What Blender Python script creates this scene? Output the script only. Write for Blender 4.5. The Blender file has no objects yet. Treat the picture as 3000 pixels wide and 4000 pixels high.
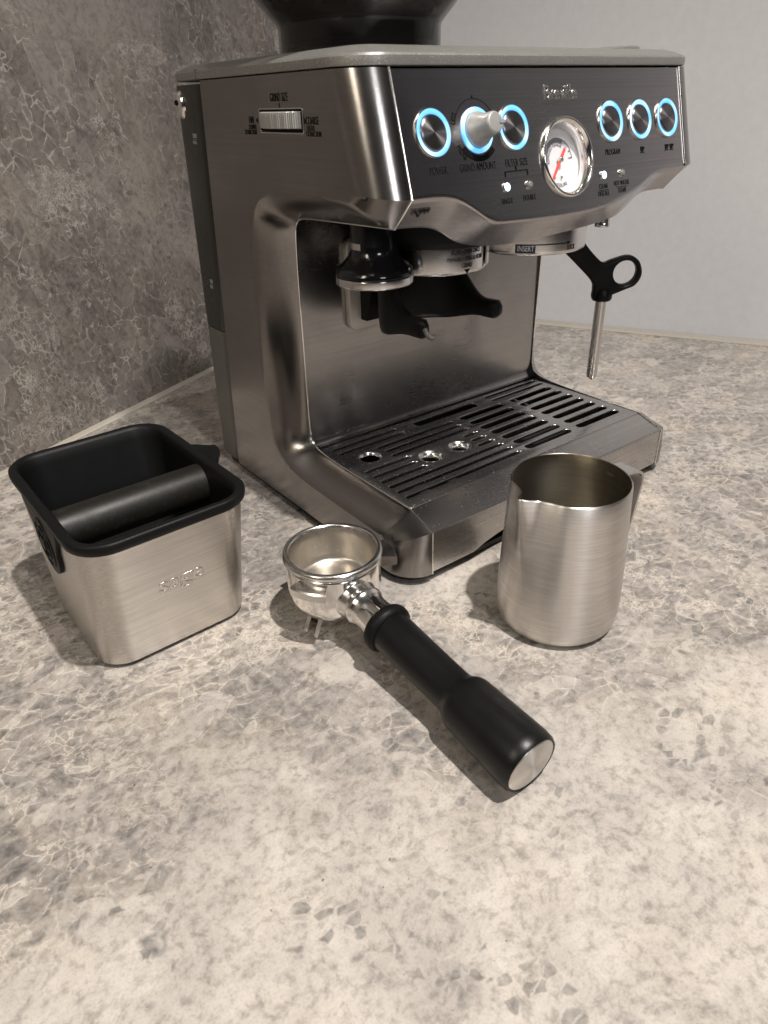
import bpy, bmesh, math, random
from mathutils import Vector, Matrix, noise
random.seed(7)
PI = math.pi
sc = bpy.context.scene
col = sc.collection

# ------------------------------------------------------------------ camera
cam_d = bpy.data.cameras.new("camera"); cam = bpy.data.objects.new("camera", cam_d); col.objects.link(cam)
cam_d.sensor_fit = 'VERTICAL'; cam_d.sensor_height = 24.0; cam_d.sensor_width = 18.0
cam_d.lens = 1510.17 / 2212.0 * 24.0
cam.location = (-0.25225, -0.31490, 0.30773)
cam.rotation_euler = (1.037839, 0.02784975, -0.653869)
cam_d.clip_start = 0.01; cam_d.clip_end = 60
cam_d.dof.use_dof = True; cam_d.dof.focus_distance = 0.50; cam_d.dof.aperture_fstop = 11.0
sc.camera = cam

# ------------------------------------------------------------------ world, lamps, exposure
world = bpy.data.worlds.new("World"); sc.world = world; world.use_nodes = True
wn = world.node_tree; wn.nodes.clear()
wo = wn.nodes.new('ShaderNodeOutputWorld'); wb = wn.nodes.new('ShaderNodeBackground')
wt = wn.nodes.new('ShaderNodeTexCoord'); wsep = wn.nodes.new('ShaderNodeSeparateXYZ'); wr = wn.nodes.new('ShaderNodeValToRGB')
wn.links.new(wt.outputs['Generated'], wsep.inputs[0]); wn.links.new(wsep.outputs['Z'], wr.inputs[0])
wr.color_ramp.elements[0].position = 0.0; wr.color_ramp.elements[0].color = (0.012, 0.012, 0.013, 1)
wr.color_ramp.elements[1].position = 0.9; wr.color_ramp.elements[1].color = (0.050, 0.050, 0.052, 1)
wn.links.new(wr.outputs[0], wb.inputs[0]); wb.inputs[1].default_value = 1.0
wn.links.new(wb.outputs[0], wo.inputs[0])

def area(name, loc, target, sx, sy, power, color, spread=PI):
    d = bpy.data.lights.new(name, 'AREA'); d.shape = 'RECTANGLE'; d.size = sx; d.size_y = sy
    d.energy = power; d.color = color; d.spread = spread
    o = bpy.data.objects.new(name, d); col.objects.link(o); o.location = loc
    o.rotation_euler = (Vector(target) - Vector(loc)).to_track_quat('-Z', 'Y').to_euler(); return o

def spot(name, loc, target, power, color, radius, angle, blend=0.6):
    d = bpy.data.lights.new(name, 'SPOT'); d.energy = power; d.color = color; d.shadow_soft_size = radius
    d.spot_size = math.radians(angle); d.spot_blend = blend
    o = bpy.data.objects.new(name, d); col.objects.link(o); o.location = loc
    o.rotation_euler = (Vector(target) - Vector(loc)).to_track_quat('-Z', 'Y').to_euler(); return o

spot("ceiling_downlight", (0.06, -0.62, 1.80), (0.05, -0.42, 0.0), 168.0, (1.0, 0.945, 0.885), 0.026, 84, 0.9)
spot("ceiling_downlight", (-0.13, -1.10, 1.90), (0.12, 0.55, 0.12), 42.0, (1.0, 0.94, 0.88), 0.025, 36, 0.9)
spot("ceiling_downlight", (-1.05, -0.95, 1.90), (-0.1, -0.1, 0.0), 2.5, (1.0, 0.92, 0.83), 0.03, 80, 0.9)  # extra lamp, added only for highlights from the left
area("added_left_glow", (-1.05, -0.24, 0.95), (0, 0.0, 0.25), 0.22, 0.42, 2.6, (1.0, 0.90, 0.74), 2.6)  # added source, no window: gives the warm stripe on the head's corner
area("added_front_glow", (-0.42, -2.2, 1.25), (0.1, 0.0, 0.25), 0.55, 0.45, 6.5, (0.95, 0.96, 1.0), 2.6)  # added source in front, gives the white stripe on the head's corner
sc.view_settings.view_transform = 'Standard'; sc.view_settings.look = 'None'
sc.view_settings.exposure = 0.15; sc.view_settings.gamma = 1.0

# ------------------------------------------------------------------ node helper
class NT:
    def __init__(s, name):
        m = bpy.data.materials.new(name); m.use_nodes = True; s.m = m; s.t = m.node_tree; s.t.nodes.clear()
        s.out = s.t.nodes.new('ShaderNodeOutputMaterial')
    def n(s, typ, **kw):
        nd = s.t.nodes.new(typ)
        for k, v in kw.items():
            if k.startswith('i_'):
                key = k[2:]
                key = int(key) if key.isdigit() else key.replace('_', ' ')
                if isinstance(v, bpy.types.NodeSocket): s.t.links.new(v, nd.inputs[key])
                else: nd.inputs[key].default_value = v
            else: setattr(nd, k, v)
        return nd
    def link(s, a, b): s.t.links.new(a, b)
    def coord(s, scale=(1, 1, 1), kind='Object', rot=(0, 0, 0)):
        c = s.n('ShaderNodeTexCoord'); mp = s.n('ShaderNodeMapping'); mp.inputs['Scale'].default_value = scale
        mp.inputs['Rotation'].default_value = rot
        s.link(c.outputs[kind], mp.inputs[0]); return mp.outputs[0]
    def noise(s, vec, scale, detail=4, rough=0.55, dist=0.0):
        return s.n('ShaderNodeTexNoise', i_Vector=vec, i_Scale=scale, i_Detail=detail, i_Roughness=rough, i_Distortion=dist)
    def ramp(s, fac, stops, interp='LINEAR'):
        r = s.n('ShaderNodeValToRGB'); r.color_ramp.interpolation = interp
        e = r.color_ramp.elements
        while len(e) < len(stops): e.new(0.5)
        for i, (p, c) in enumerate(stops):
            e[i].position = p; e[i].color = c if len(c) == 4 else (*c, 1)
        s.link(fac, r.inputs[0]); return r.outputs[0]
    def math(s, op, a, b=0.0, c=None, clamp=False):
        nd = s.n('ShaderNodeMath', operation=op, i_0=a, i_1=b); nd.use_clamp = clamp
        if c is not None:
            if isinstance(c, bpy.types.NodeSocket): s.link(c, nd.inputs[2])
            else: nd.inputs[2].default_value = c
        return nd.outputs[0]
    def mix(s, f, a, b, mode='MIX'):
        nd = s.t.nodes.new('ShaderNodeMix'); nd.data_type = 'RGBA'; nd.blend_type = mode
        for sock, v in ((nd.inputs[0], f), (nd.inputs[6], a), (nd.inputs[7], b)):
            if isinstance(v, bpy.types.NodeSocket): s.link(v, sock)
            elif isinstance(v, (int, float)): sock.default_value = v
            else: sock.default_value = v if len(v) == 4 else (*v, 1)
        return nd.outputs[2]
    def bsdf(s, **kw):
        b = s.n('ShaderNodeBsdfPrincipled', **kw); s.link(b.outputs[0], s.out.inputs[0]); return b
G = lambda v: (v, v, v, 1)

def mat_plain(name, color, rough=0.5, metal=0.0, grain=0.0, gscale=900, spec=0.5, speck=0.0, **kw):
    t = NT(name); v = t.coord()
    c = color
    nz = t.noise(v, gscale * 0.15, 5, 0.6)
    cc = t.mix(t.math('MULTIPLY', nz.outputs[0], 0.35), color, tuple(min(1, x * 1.5 + 0.001) for x in color))
    if speck:
        sp = t.noise(v, gscale, 1)
        cc = t.mix(t.ramp(sp.outputs[0], [(0.60, G(0)), (0.72, G(speck))]), cc, tuple(min(1, x * 2.2 + 0.05) for x in color))
    rn = t.noise(v, 60, 5, 0.65)
    r = t.math('ADD', t.math('MULTIPLY', rn.outputs[0], 0.22), max(0.0, rough - 0.11))
    b = t.bsdf(i_Metallic=metal, i_Base_Color=cc, i_Roughness=r)
    b.inputs['Specular IOR Level'].default_value = spec
    for k, x in kw.items(): b.inputs[k.replace('_', ' ')].default_value = x
    if grain:
        gn = t.noise(v, gscale, 2); bp = t.n('ShaderNodeBump', i_Strength=grain, i_Distance=0.0004, i_Height=gn.outputs[0])
        t.link(bp.outputs[0], b.inputs['Normal'])
    return t.m

def mat_steel(name, color=(0.42, 0.41, 0.41), rough=0.23, scale=(8, 1500, 1500), aniso=0.6, stain=0.35, radial=True, bump=0.12, streak=0.22, specks=0.0):
    """brushed stainless steel; scale stretches the brushing along its own direction"""
    t = NT(name); v = t.coord(scale); vo = t.coord()
    br = t.noise(v, 1.0, 3, 0.7); br2 = t.noise(t.coord(tuple(x * 0.33 for x in scale)), 1.0, 3, 0.7)
    st = t.noise(vo, 22, 4, 0.6, 0.4)
    cl = t.mix(t.ramp(br2.outputs[0], [(0.30, G(0.0)), (0.70, G(1.0))]), color, tuple(x * (1 - streak) for x in color))
    cl = t.mix(t.ramp(st.outputs[0], [(0.42, G(0)), (0.75, G(stain))]), cl, tuple(x * 0.72 for x in color))
    r = t.math('ADD', t.math('MULTIPLY', st.outputs[0], 0.16), rough - 0.10)
    if specks:      # dried water and grounds
        k1 = t.noise(vo, 620, 1, 0.5).outputs[0]; k2 = t.noise(vo, 30, 3, 0.6).outputs[0]
        kk = t.math('MULTIPLY', t.ramp(k1, [(0.70, G(0)), (0.73, G(1))]), t.ramp(k2, [(0.45, G(0)), (0.58, G(specks))]))
        cl = t.mix(kk, cl, (0.75, 0.72, 0.68)); r = t.math('ADD', r, t.math('MULTIPLY', kk, 0.4))
    r = t.math('ADD', r, t.math('MULTIPLY', br2.outputs[0], 0.07))
    b = t.bsdf(i_Metallic=1.0, i_Base_Color=cl, i_Roughness=r)
    b.inputs['Anisotropic'].default_value = aniso
    # brushing runs sideways, so highlights smear across it: up and down the panel
    tg = t.n('ShaderNodeCombineXYZ'); tg.inputs[1].default_value = 0.0 if radial else 0.7; tg.inputs[2].default_value = 1.0 if radial else 0.7
    t.link(tg.outputs[0], b.inputs['Tangent'])
    h = t.math('ADD', br.outputs[0], t.math('MULTIPLY', br2.outputs[0], 0.8))
    bp = t.n('ShaderNodeBump', i_Strength=bump, i_Distance=0.0002, i_Height=h); t.link(bp.outputs[0], b.inputs['Normal'])
    return t.m

def mat_radial(name, color, rough):
    """turned disc: bow-tie highlight round the object's own axis"""
    t = NT(name); v = t.coord(); nz = t.noise(v, 400, 3)
    cl = t.mix(nz.outputs[0], color, tuple(x * 0.85 for x in color))
    b = t.bsdf(i_Metallic=1.0, i_Base_Color=cl, i_Roughness=rough); b.inputs['Anisotropic'].default_value = 0.85
    tg = t.n('ShaderNodeTangent'); tg.direction_type = 'RADIAL'; tg.axis = 'Z'; b.inputs['Anisotropic Rotation'].default_value = 0.25
    t.link(tg.outputs[0], b.inputs['Tangent']); return t.m

def mat_emit(name, color, strength, base=(0.8, 0.85, 0.9)):
    t = NT(name); v = t.coord(); nz = t.noise(v, 300, 2)
    c = t.mix(nz.outputs[0], color, tuple(min(1, x * 1.1) for x in color))
    t.bsdf(i_Base_Color=(*base, 1), i_Roughness=0.3, i_Emission_Color=c, i_Emission_Strength=strength); return t.m

def mat_stone(name, light, mid, dark, zone_bias=0.0, rot=(0, 0, 0), rough=0.32, vein=(0.63, 0.56, 0.47), vein_amt=0.70, seed=0.0, drift=False, grit=1.0, cloudy=0.0):
    """grey beige brecciated marble: angular fragments, pale hair veins, smoother cream zones"""
    t = NT(name); P = t.coord((1, 1, 1), rot=rot)
    mp = t.n('ShaderNodeMapping'); mp.inputs['Location'].default_value = (seed, seed * 1.7, seed * 0.3); t.link(P, mp.inputs[0]); P = mp.outputs[0]
    def warp(vec, sc_, amt, det=3):
        nz = t.noise(vec, sc_, det, 0.55)
        s_ = t.n('ShaderNodeVectorMath', operation='SUBTRACT', i_0=nz.outputs[1]); s_.inputs[1].default_value = (0.5, 0.5, 0.5)
        m_ = t.n('ShaderNodeVectorMath', operation='SCALE', i_0=s_.outputs[0]); m_.inputs['Scale'].default_value = amt
        return t.n('ShaderNodeVectorMath', operation='ADD', i_0=vec, i_1=m_.outputs[0]).outputs[0]
    W0 = warp(P, 5, 0.06, 2); W1 = warp(P, 20, 0.016, 2); W2 = warp(warp(W1, 55, 0.0055, 3), 190, 0.0014, 2)
    st = t.n('ShaderNodeMapping'); st.inputs['Rotation'].default_value = (0, 0, 0.55); st.inputs['Scale'].default_value = (1.0, 1.5, 1.2); t.link(W2, st.inputs[0]); S = st.outputs[0]
    def vor(scale, feat, vec=S): return t.n('ShaderNodeTexVoronoi', feature=feat, i_Vector=vec, i_Scale=scale, i_Randomness=1.0)
    def cells(scale):
        c = vor(scale, 'F1'); e = vor(scale, 'DISTANCE_TO_EDGE'); return t.n('ShaderNodeSeparateColor', i_0=c.outputs['Color']).outputs, e.outputs[0]
    r1, e1 = cells(27); r2, e2 = cells(62); r3, e3 = cells(140); r4, e4 = cells(330)
    cloudL = t.noise(W0, 7, 6, 0.62).outputs[0]; cloud = t.noise(W1, 30, 8, 0.70).outputs[0]
    fine = t.noise(W2, 170, 7, 0.72).outputs[0]; fine2 = t.noise(P, 800, 3, 0.7).outputs[0]
    zn = t.noise(W0, 4.0, 4, 0.6).outputs[0]; zn = t.math('ADD', zn, zone_bias)
    if drift:      # the slab itself changes from veined breccia (left, back) to smooth cream (front) to grey chips (right)
        xyz = t.n('ShaderNodeSeparateXYZ', i_0=P).outputs
        a_ = t.math('SUBTRACT', t.math('ADD', xyz[1], 0.10), t.math('MULTIPLY', t.math('MAXIMUM', t.math('ADD', xyz[0], 0.14), 0.0), 0.7))
        a_ = t.ramp(t.math('ADD', t.math('MULTIPLY', a_, 8.0), 0.4), [(0, G(0)), (1, G(1))])
        b_ = t.math('ADD', t.math('ADD', xyz[0], t.math('MULTIPLY', xyz[1], 0.35)), -0.035)
        b_ = t.ramp(t.math('MULTIPLY', b_, 10.0), [(0, G(0)), (1, G(1))])
        zn = t.math('ADD', zn, t.math('SUBTRACT', t.math('MULTIPLY', t.math('MAXIMUM', a_, b_), 0.24), 0.09))
    zone = t.ramp(zn, [(0.43, G(0)), (0.56, G(1))])
    mixv = lambda f, a_, b_: tuple(x * (1 - f) + y * f for x, y in zip(a_, b_))
    # cloudy matrix
    base = t.mix(t.ramp(cloud, [(0.33, G(0.9)), (0.62, G(0))]), light, mixv(0.55, light, mid))
    base = t.mix(t.math('MULTIPLY', t.ramp(cloudL, [(0.42, G(0.8)), (0.66, G(0.15))]), t.math('ADD', t.math('MULTIPLY', zone, 0.7), 0.3)), base, mid)
    base = t.mix(t.math('MULTIPLY', zone, t.ramp(cloudL, [(0.36, G(0.85)), (0.62, G(0.12))])), base, mid)
    # one network of fragments whose size changes from place to place, so the veins never cross each other
    def sel(nz, lo, hi, x, y, color=False):
        m = t.ramp(nz, [(lo, G(0)), (hi, G(1))])
        if color: return t.mix(m, x, y)
        return t.math('ADD', t.math('MULTIPLY', x, t.math('SUBTRACT', 1.0, m)), t.math('MULTIPLY', y, m))
    nA = t.noise(W0, 11, 4, 0.7).outputs[0]; nB = t.noise(W1, 17, 4, 0.7, 0.3).outputs[0]
    ph = [t.math('DIVIDE', e_, k_) for e_, k_ in ((e1, 27.0), (e2, 62.0), (e3, 140.0), (e4, 330.0))]
    D = sel(nA, .515, .535, sel(nB, .47, .49, ph[0], ph[1]), sel(nB, .52, .54, ph[2], ph[3]))
    cid = sel(nA, .515, .535, sel(nB, .47, .49, r1[0], r2[0]), sel(nB, .52, .54, r3[0], r4[0]))
    cid2 = sel(nA, .515, .535, sel(nB, .47, .49, r1[1], r2[1]), sel(nB, .52, .54, r3[1], r4[1]))
    val = t.math('ADD', t.math('MULTIPLY', cid, 0.62), t.math('MULTIPLY', cloud, 0.9)); val = t.math('ADD', val, -0.26)
    val = t.math('ADD', val, t.math('MULTIPLY', t.math('SUBTRACT', fine, 0.5), 0.35))
    frag = t.ramp(val, [(0.16, mixv(0.15, light, mid)), (0.30, mixv(0.6, light, mid)), (0.48, mid), (0.78, mixv(0.55, mid, dark))])
    hue = t.mix(cid2, tuple(min(1, x * y) for x, y in zip(mid, (1.14, 1.0, 0.90))), tuple(x * y for x, y in zip(mid, (0.92, 1.0, 1.06))))
    frag = t.mix(0.35, frag, t.mix(0.5, frag, hue))
    edge = t.math('SUBTRACT', 1.0, t.ramp(t.math('DIVIDE', D, 0.004), [(0.0, G(0.55)), (0.6, G(0))]))   # fragments fade a little at the rim
    keep = t.ramp(t.math('ADD', t.math('MULTIPLY', cid2, 0.6), t.math('MULTIPLY', zone, 0.75)), [(0.45, G(0)), (0.75, G(1))])
    c = t.mix(t.math('MULTIPLY', t.math('MULTIPLY', keep, edge), t.math('ADD', t.math('MULTIPLY', zone, 0.74), 0.14)), base, frag)
    # tints
    tn = t.noise(W0, 13, 3).outputs[0]
    c = t.mix(t.ramp(tn, [(0.50, G(0)), (0.72, G(0.30))]), c, tuple(x * y for x, y in zip(light, (0.98, 0.88, 0.72))))
    c = t.mix(t.ramp(tn, [(0.30, G(0.30)), (0.46, G(0))]), c, tuple(x * y for x, y in zip(mid, (0.96, 1.02, 1.06))))
    # charcoal chips gathered along drifting bands
    band = t.noise(W0, 9, 5, 0.65, 0.5).outputs[0]; bm_ = t.ramp(band, [(0.47, G(0.0)), (0.52, G(1))])
    chipw = t.math('ADD', e3, t.math('MULTIPLY', t.math('SUBTRACT', fine, 0.5), 0.5))
    chip = t.math('MULTIPLY', t.ramp(r3[2], [(0.80, G(0)), (0.82, G(1))]), t.ramp(chipw, [(0.06, G(0)), (0.14, G(1))]))
    chipw2 = t.math('ADD', e2, t.math('MULTIPLY', t.math('SUBTRACT', fine, 0.5), 0.6))
    chip2 = t.math('MULTIPLY', t.ramp(r2[2], [(0.90, G(0)), (0.92, G(1))]), t.ramp(chipw2, [(0.08, G(0)), (0.18, G(1))]))
    chip = t.math('MULTIPLY', t.math('MAXIMUM', chip, chip2), bm_); chip = t.math('MULTIPLY', chip, t.ramp(cloud, [(0.30, G(0.35)), (0.60, G(0.75))]))
    c = t.mix(chip, c, tuple(x * 1.05 for x in dark))
    # pale veins
    vn = t.noise(W1, 48, 6, 0.78).outputs[0]
    wv = t.math('ADD', t.math('MULTIPLY', t.ramp(vn, [(0.43, G(0)), (0.68, G(1))]), 0.00135), 0.00005)
    v = t.math('SUBTRACT', 1.0, t.math('DIVIDE', D, wv), clamp=True)
    vm = t.noise(W0, 8, 5, 0.65).outputs[0]; vmask = t.ramp(vm, [(0.36, G(0.15)), (0.56, G(1))])
    v = t.math('MULTIPLY', t.math('MULTIPLY', t.math('POWER', v, 0.7), vmask), t.math('ADD', t.math('MULTIPLY', zone, 0.88), 0.12))
    c = t.mix(t.math('MULTIPLY', v, vein_amt), c, vein)
    if cloudy:
        big = t.noise(P, 9, 5, 0.62, 0.6).outputs[0]
        c = t.mix(t.math('MULTIPLY', t.ramp(big, [(0.50, G(0)), (0.66, G(1))]), cloudy), c, tuple(x * 0.62 for x in mid))
        c = t.mix(t.math('MULTIPLY', t.ramp(big, [(0.34, G(1)), (0.47, G(0))]), cloudy * 0.8), c, mixv(0.35, light, mid))
        c = t.mix(t.math('MULTIPLY', v, vein_amt * 0.7), c, vein)
    # grain, specks
    c = t.mix(t.math('MULTIPLY', t.ramp(fine, [(0.38, G(0)), (0.70, G(1))]), 0.38 * grit), c, tuple(min(1, x * 1.14) for x in light))
    c = t.mix(t.math('MULTIPLY', t.ramp(fine, [(0.32, G(1)), (0.50, G(0))]), 0.50 * grit), c, mixv(0.6, mid, dark))
    c = t.mix(t.math('MULTIPLY', t.ramp(fine2, [(0.32, G(1)), (0.52, G(0))]), 0.25), c, tuple(x * 0.8 for x in mid))
    sp = t.noise(P, 300, 2, 0.5).outputs[0]
    c = t.mix(t.ramp(sp, [(0.735, G(0)), (0.765, G(0.7))]), c, tuple(x * 0.55 for x in dark))
    rr = t.math('ADD', t.math('MULTIPLY', cloud, 0.25), rough - 0.1)
    b = t.bsdf(i_Base_Color=c, i_Roughness=rr); b.inputs['Specular IOR Level'].default_value = 0.35
    bp = t.n('ShaderNodeBump', i_Strength=0.06, i_Distance=0.001, i_Height=fine); t.link(bp.outputs[0], b.inputs['Normal'])
    return t.m

M = {}
M['counter'] = mat_stone('counter_marble', (0.60, 0.552, 0.503), (0.200, 0.180, 0.165), (0.070, 0.069, 0.067), drift=True, rough=0.27)
M['tile'] = mat_stone('splash_marble', (0.315, 0.284, 0.256), (0.130, 0.115, 0.103), (0.055, 0.050, 0.047), zone_bias=0.05, rot=(PI / 2, 0, -1.1), vein=(0.46, 0.42, 0.38), vein_amt=0.85, seed=3.3, rough=0.4, grit=1.0, cloudy=0.55)
M['paint'] = mat_plain('white_wall_paint', (0.575, 0.572, 0.585), 0.75, grain=0.12, gscale=700, spec=0.25)
M['caulk'] = mat_plain('cream_sealant', (0.36, 0.33, 0.28), 0.5)
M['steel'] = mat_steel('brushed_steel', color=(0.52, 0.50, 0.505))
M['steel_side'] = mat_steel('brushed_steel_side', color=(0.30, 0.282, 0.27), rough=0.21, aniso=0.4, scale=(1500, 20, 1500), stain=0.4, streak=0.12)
M['steel_up'] = mat_steel('brushed_steel_splash', scale=(20, 1500, 1500), streak=0.1, bump=0.05, color=(0.46, 0.445, 0.44), stain=0.6, rough=0.24)
M['steel_tray'] = mat_steel('brushed_steel_tray', radial=False, color=(0.56, 0.54, 0.53), rough=0.25, stain=0.5, specks=0.8)
M['steel_jug'] = mat_steel('brushed_steel_jug', color=(0.72, 0.685, 0.65), scale=(110, 110, 3000), rough=0.33, aniso=0.75, stain=0.18, bump=0.45)
M['steel_box'] = mat_steel('brushed_steel_box', color=(0.68, 0.645, 0.605), scale=(60, 1500, 2200), rough=0.32, aniso=0.6, stain=0.2, bump=0.4)
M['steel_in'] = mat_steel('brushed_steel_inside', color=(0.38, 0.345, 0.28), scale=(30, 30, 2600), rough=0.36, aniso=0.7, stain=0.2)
M['collar'] = mat_steel('turned_collar_steel', color=(0.72, 0.70, 0.69), rough=0.17, aniso=0.6, scale=(200, 200, 1500), stain=0.35, streak=0.1, bump=0.05)
M['steel_plain'] = mat_plain('satin_steel', (0.60, 0.58, 0.56), 0.24, 1.0)
M['bracket'] = mat_plain('satin_bracket_steel', (0.50, 0.47, 0.44), 0.5, 0.7)
M['chrome'] = mat_plain('polished_chrome', (0.80, 0.775, 0.74), 0.14, 1.0)
M['basket'] = mat_plain('stained_basket_steel', (0.50, 0.465, 0.42), 0.34, 1.0, grain=0.06, gscale=500, speck=0.2)
M['lid'] = mat_plain('grey_metallic_plastic', (0.22, 0.215, 0.200), 0.38, 0.5, grain=0.3, gscale=1100, speck=0.6)
M['tank'] = mat_plain('smoked_tank_plastic', (0.018, 0.017, 0.015), 0.30, 0.0, spec=0.45)
M['rear'] = mat_plain('grey_rear_plastic', (0.085, 0.082, 0.072), 0.45, 0.0, grain=0.1)
M['black'] = mat_plain('black_satin_plastic', (0.004, 0.004, 0.004), 0.42, spec=0.16, grain=0.12, gscale=1100)
M['rubber'] = mat_plain('black_rubber', (0.0035, 0.0036, 0.0038), 0.48, spec=0.18, grain=0.15, gscale=900)
M['gloss'] = mat_plain('glossy_black_plastic', (0.006, 0.006, 0.007), 0.13, spec=0.5)
M['bar'] = mat_plain('worn_bar_rubber', (0.007, 0.0065, 0.005), 0.45, spec=0.35, grain=0.2, gscale=300, speck=0.12)
M['pfhandle'] = mat_plain('black_handle_plastic', (0.004, 0.004, 0.004), 0.36, spec=0.3, grain=0.10, gscale=1400)
M['ink'] = mat_plain('black_print', (0.004, 0.004, 0.004), 0.6, spec=0.1)
M['inkgrey'] = mat_plain('charcoal_print', (0.03, 0.03, 0.03), 0.6, spec=0.1)
M['inkfaint'] = mat_plain('grey_print', (0.30, 0.29, 0.28), 0.5)
M['inkwhite'] = mat_plain('white_print', (0.75, 0.75, 0.78), 0.5)
M['knob'] = mat_plain('silver_knob_plastic', (0.33, 0.33, 0.32), 0.42, 0.4, grain=0.2, gscale=1600, speck=0.3)
M['button'] = mat_radial('turned_button_steel', (0.26, 0.25, 0.255), 0.34)
M['cap'] = mat_radial('turned_cap_steel', (0.62, 0.60, 0.57), 0.36)
def mat_ring():
    t = NT('blue_light_ring'); v = t.coord(); oi = t.n('ShaderNodeObjectInfo')
    w4 = t.n('ShaderNodeTexNoise', noise_dimensions='4D', i_Vector=v, i_Scale=70.0, i_Detail=1.0); t.link(t.math('MULTIPLY', oi.outputs['Random'], 20.0), w4.inputs['W'])
    f = t.ramp(w4.outputs[0], [(0.42, G(0)), (0.66, G(1))])
    c = t.mix(f, (0.115, 0.43, 1.0), (0.60, 0.83, 1.0))
    t.bsdf(i_Base_Color=(0.08, 0.2, 0.35, 1), i_Roughness=0.3, i_Emission_Color=c, i_Emission_Strength=1.35); return t.m
M['ring'] = mat_ring()
M['led'] = mat_emit('white_blue_lamp', (0.42, 0.64, 1.0), 4.0)
M['ledoff'] = mat_plain('clear_lamp_lens', (0.20, 0.20, 0.19), 0.15, 0.3)
M['dial'] = mat_plain('white_dial', (0.58, 0.58, 0.60), 0.4)
M['navy'] = mat_plain('navy_print', (0.02, 0.024, 0.05), 0.4)
M['red'] = mat_plain('red_needle', (0.62, 0.045, 0.035), 0.4)
M['bean'] = mat_plain('roasted_bean', (0.045, 0.024, 0.012), 0.35)
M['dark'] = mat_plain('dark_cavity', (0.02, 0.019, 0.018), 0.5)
def mat_smoke():
    t = NT('smoked_clear_plastic'); v = t.coord(); nz = t.noise(v, 20, 3)
    b = t.bsdf(i_Base_Color=(0.018, 0.016, 0.015, 1), i_Roughness=0.08)
    t.link(t.math('ADD', t.math('MULTIPLY', nz.outputs[0], 0.08), 0.50), b.inputs['Alpha']); return t.m
M['smoke'] = mat_smoke()
def mat_glass():
    t = NT('gauge_glass'); v = t.coord(); nz = t.noise(v, 80, 3)
    b = t.bsdf(i_Base_Color=(0.9, 0.9, 0.9, 1), i_Roughness=0.03)
    t.link(t.math('ADD', t.math('MULTIPLY', nz.outputs[0], 0.02), 0.04), b.inputs['Alpha']); return t.m
M['glass'] = mat_glass()

# ------------------------------------------------------------------ mesh helpers
def obj(name, verts, faces, mat, parent=None, smooth=True, angle=35, mw=None, recalc=True):
    me = bpy.data.meshes.new(name); me.from_pydata([tuple(v) for v in verts], [], faces)
    bm = bmesh.new(); bm.from_mesh(me); bmesh.ops.remove_doubles(bm, verts=bm.verts, dist=1e-6)
    if recalc: bmesh.ops.recalc_face_normals(bm, faces=bm.faces)
    return finish(name, bm, mat, parent, smooth, angle, mw, me)

def finish(name, bm, mat, parent=None, smooth=True, angle=35, mw=None, me=None):
    me = me or bpy.data.meshes.new(name)
    if smooth:
        lim = math.radians(angle)
        for f in bm.faces: f.smooth = True
        for e in bm.edges:
            if len(e.link_faces) == 2: e.smooth = e.calc_face_angle(0) < lim
    bm.to_mesh(me); bm.free(); me.name = name
    if mat: me.materials.append(mat)
    o = bpy.data.objects.new(name, me); col.objects.link(o)
    if parent: o.parent = parent
    if mw is not None: o.matrix_local = mw
    return o

def wn_mod(o):
    m = o.modifiers.new('wn', 'WEIGHTED_NORMAL'); m.keep_sharp = True; m.weight = 80; return o

def join(parts):                       # [(verts, faces)] -> one verts, faces
    V, F = [], []
    for v, f in parts:
        n = len(V); V += [Vector(x) for x in v]; F += [tuple(i + n for i in q) for q in f]
    return V, F

def xf(vf, m): return [m @ Vector(v) for v in vf[0]], vf[1]

def box(cx, cy, cz, sx, sy, sz):
    v = [(cx + a * sx / 2, cy + b * sy / 2, cz + c * sz / 2) for a in (-1, 1) for b in (-1, 1) for c in (-1, 1)]
    return v, [(0, 1, 3, 2), (4, 6, 7, 5), (0, 4, 5, 1), (2, 3, 7, 6), (0, 2, 6, 4), (1, 5, 7, 3)]

def bevel_box(name, c, s, r, mat, parent=None, seg=3, mw=None):
    bm = bmesh.new(); V, F = box(*c, *s); vs = [bm.verts.new(v) for v in V]
    for f in F: bm.faces.new([vs[i] for i in f])
    bmesh.ops.recalc_face_normals(bm, faces=bm.faces)
    if r: bmesh.ops.bevel(bm, geom=list(bm.edges), offset=r, segments=seg, affect='EDGES', profile=0.5)
    return finish(name, bm, mat, parent, True, 50, mw)

def lathe(prof, seg=64, a0=0.0, a1=2 * PI, closed=False):
    full = abs(a1 - a0 - 2 * PI) < 1e-6; n = seg if full else seg + 1
    V, F = [], []
    for i in range(n):
        a = a0 + (a1 - a0) * i / seg
        for r, z in prof: V.append((r * math.cos(a), r * math.sin(a), z))
    k = len(prof); kk = k if closed else k - 1
    for i in range(seg):
        j = (i + 1) % n if full else i + 1
        for q in range(kk):
            q2 = (q + 1) % k
            F.append((i * k + q, j * k + q, j * k + q2, i * k + q2))
    if not full and closed:
        F.append(tuple(range(k))); F.append(tuple((n - 1) * k + i for i in reversed(range(k))))
    return V, F

def rprof(pts, r=0.0005, n=3):
    """round the inner corners of a profile polyline"""
    out = [pts[0]]
    for a, b, c in zip(pts, pts[1:], pts[2:]):
        A, B, C_ = Vector(a), Vector(b), Vector(c); u = (A - B); w = (C_ - B)
        d = min(r, u.length * 0.45, w.length * 0.45)
        if d < 1e-7: out.append(b); continue
        p0 = B + u.normalized() * d; p2 = B + w.normalized() * d
        for i in range(n + 1):
            t = i / n; q = p0 * (1 - t) ** 2 + B * 2 * t * (1 - t) + p2 * t * t; out.append((q.x, q.y))
    out.append(pts[-1]); return out

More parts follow.
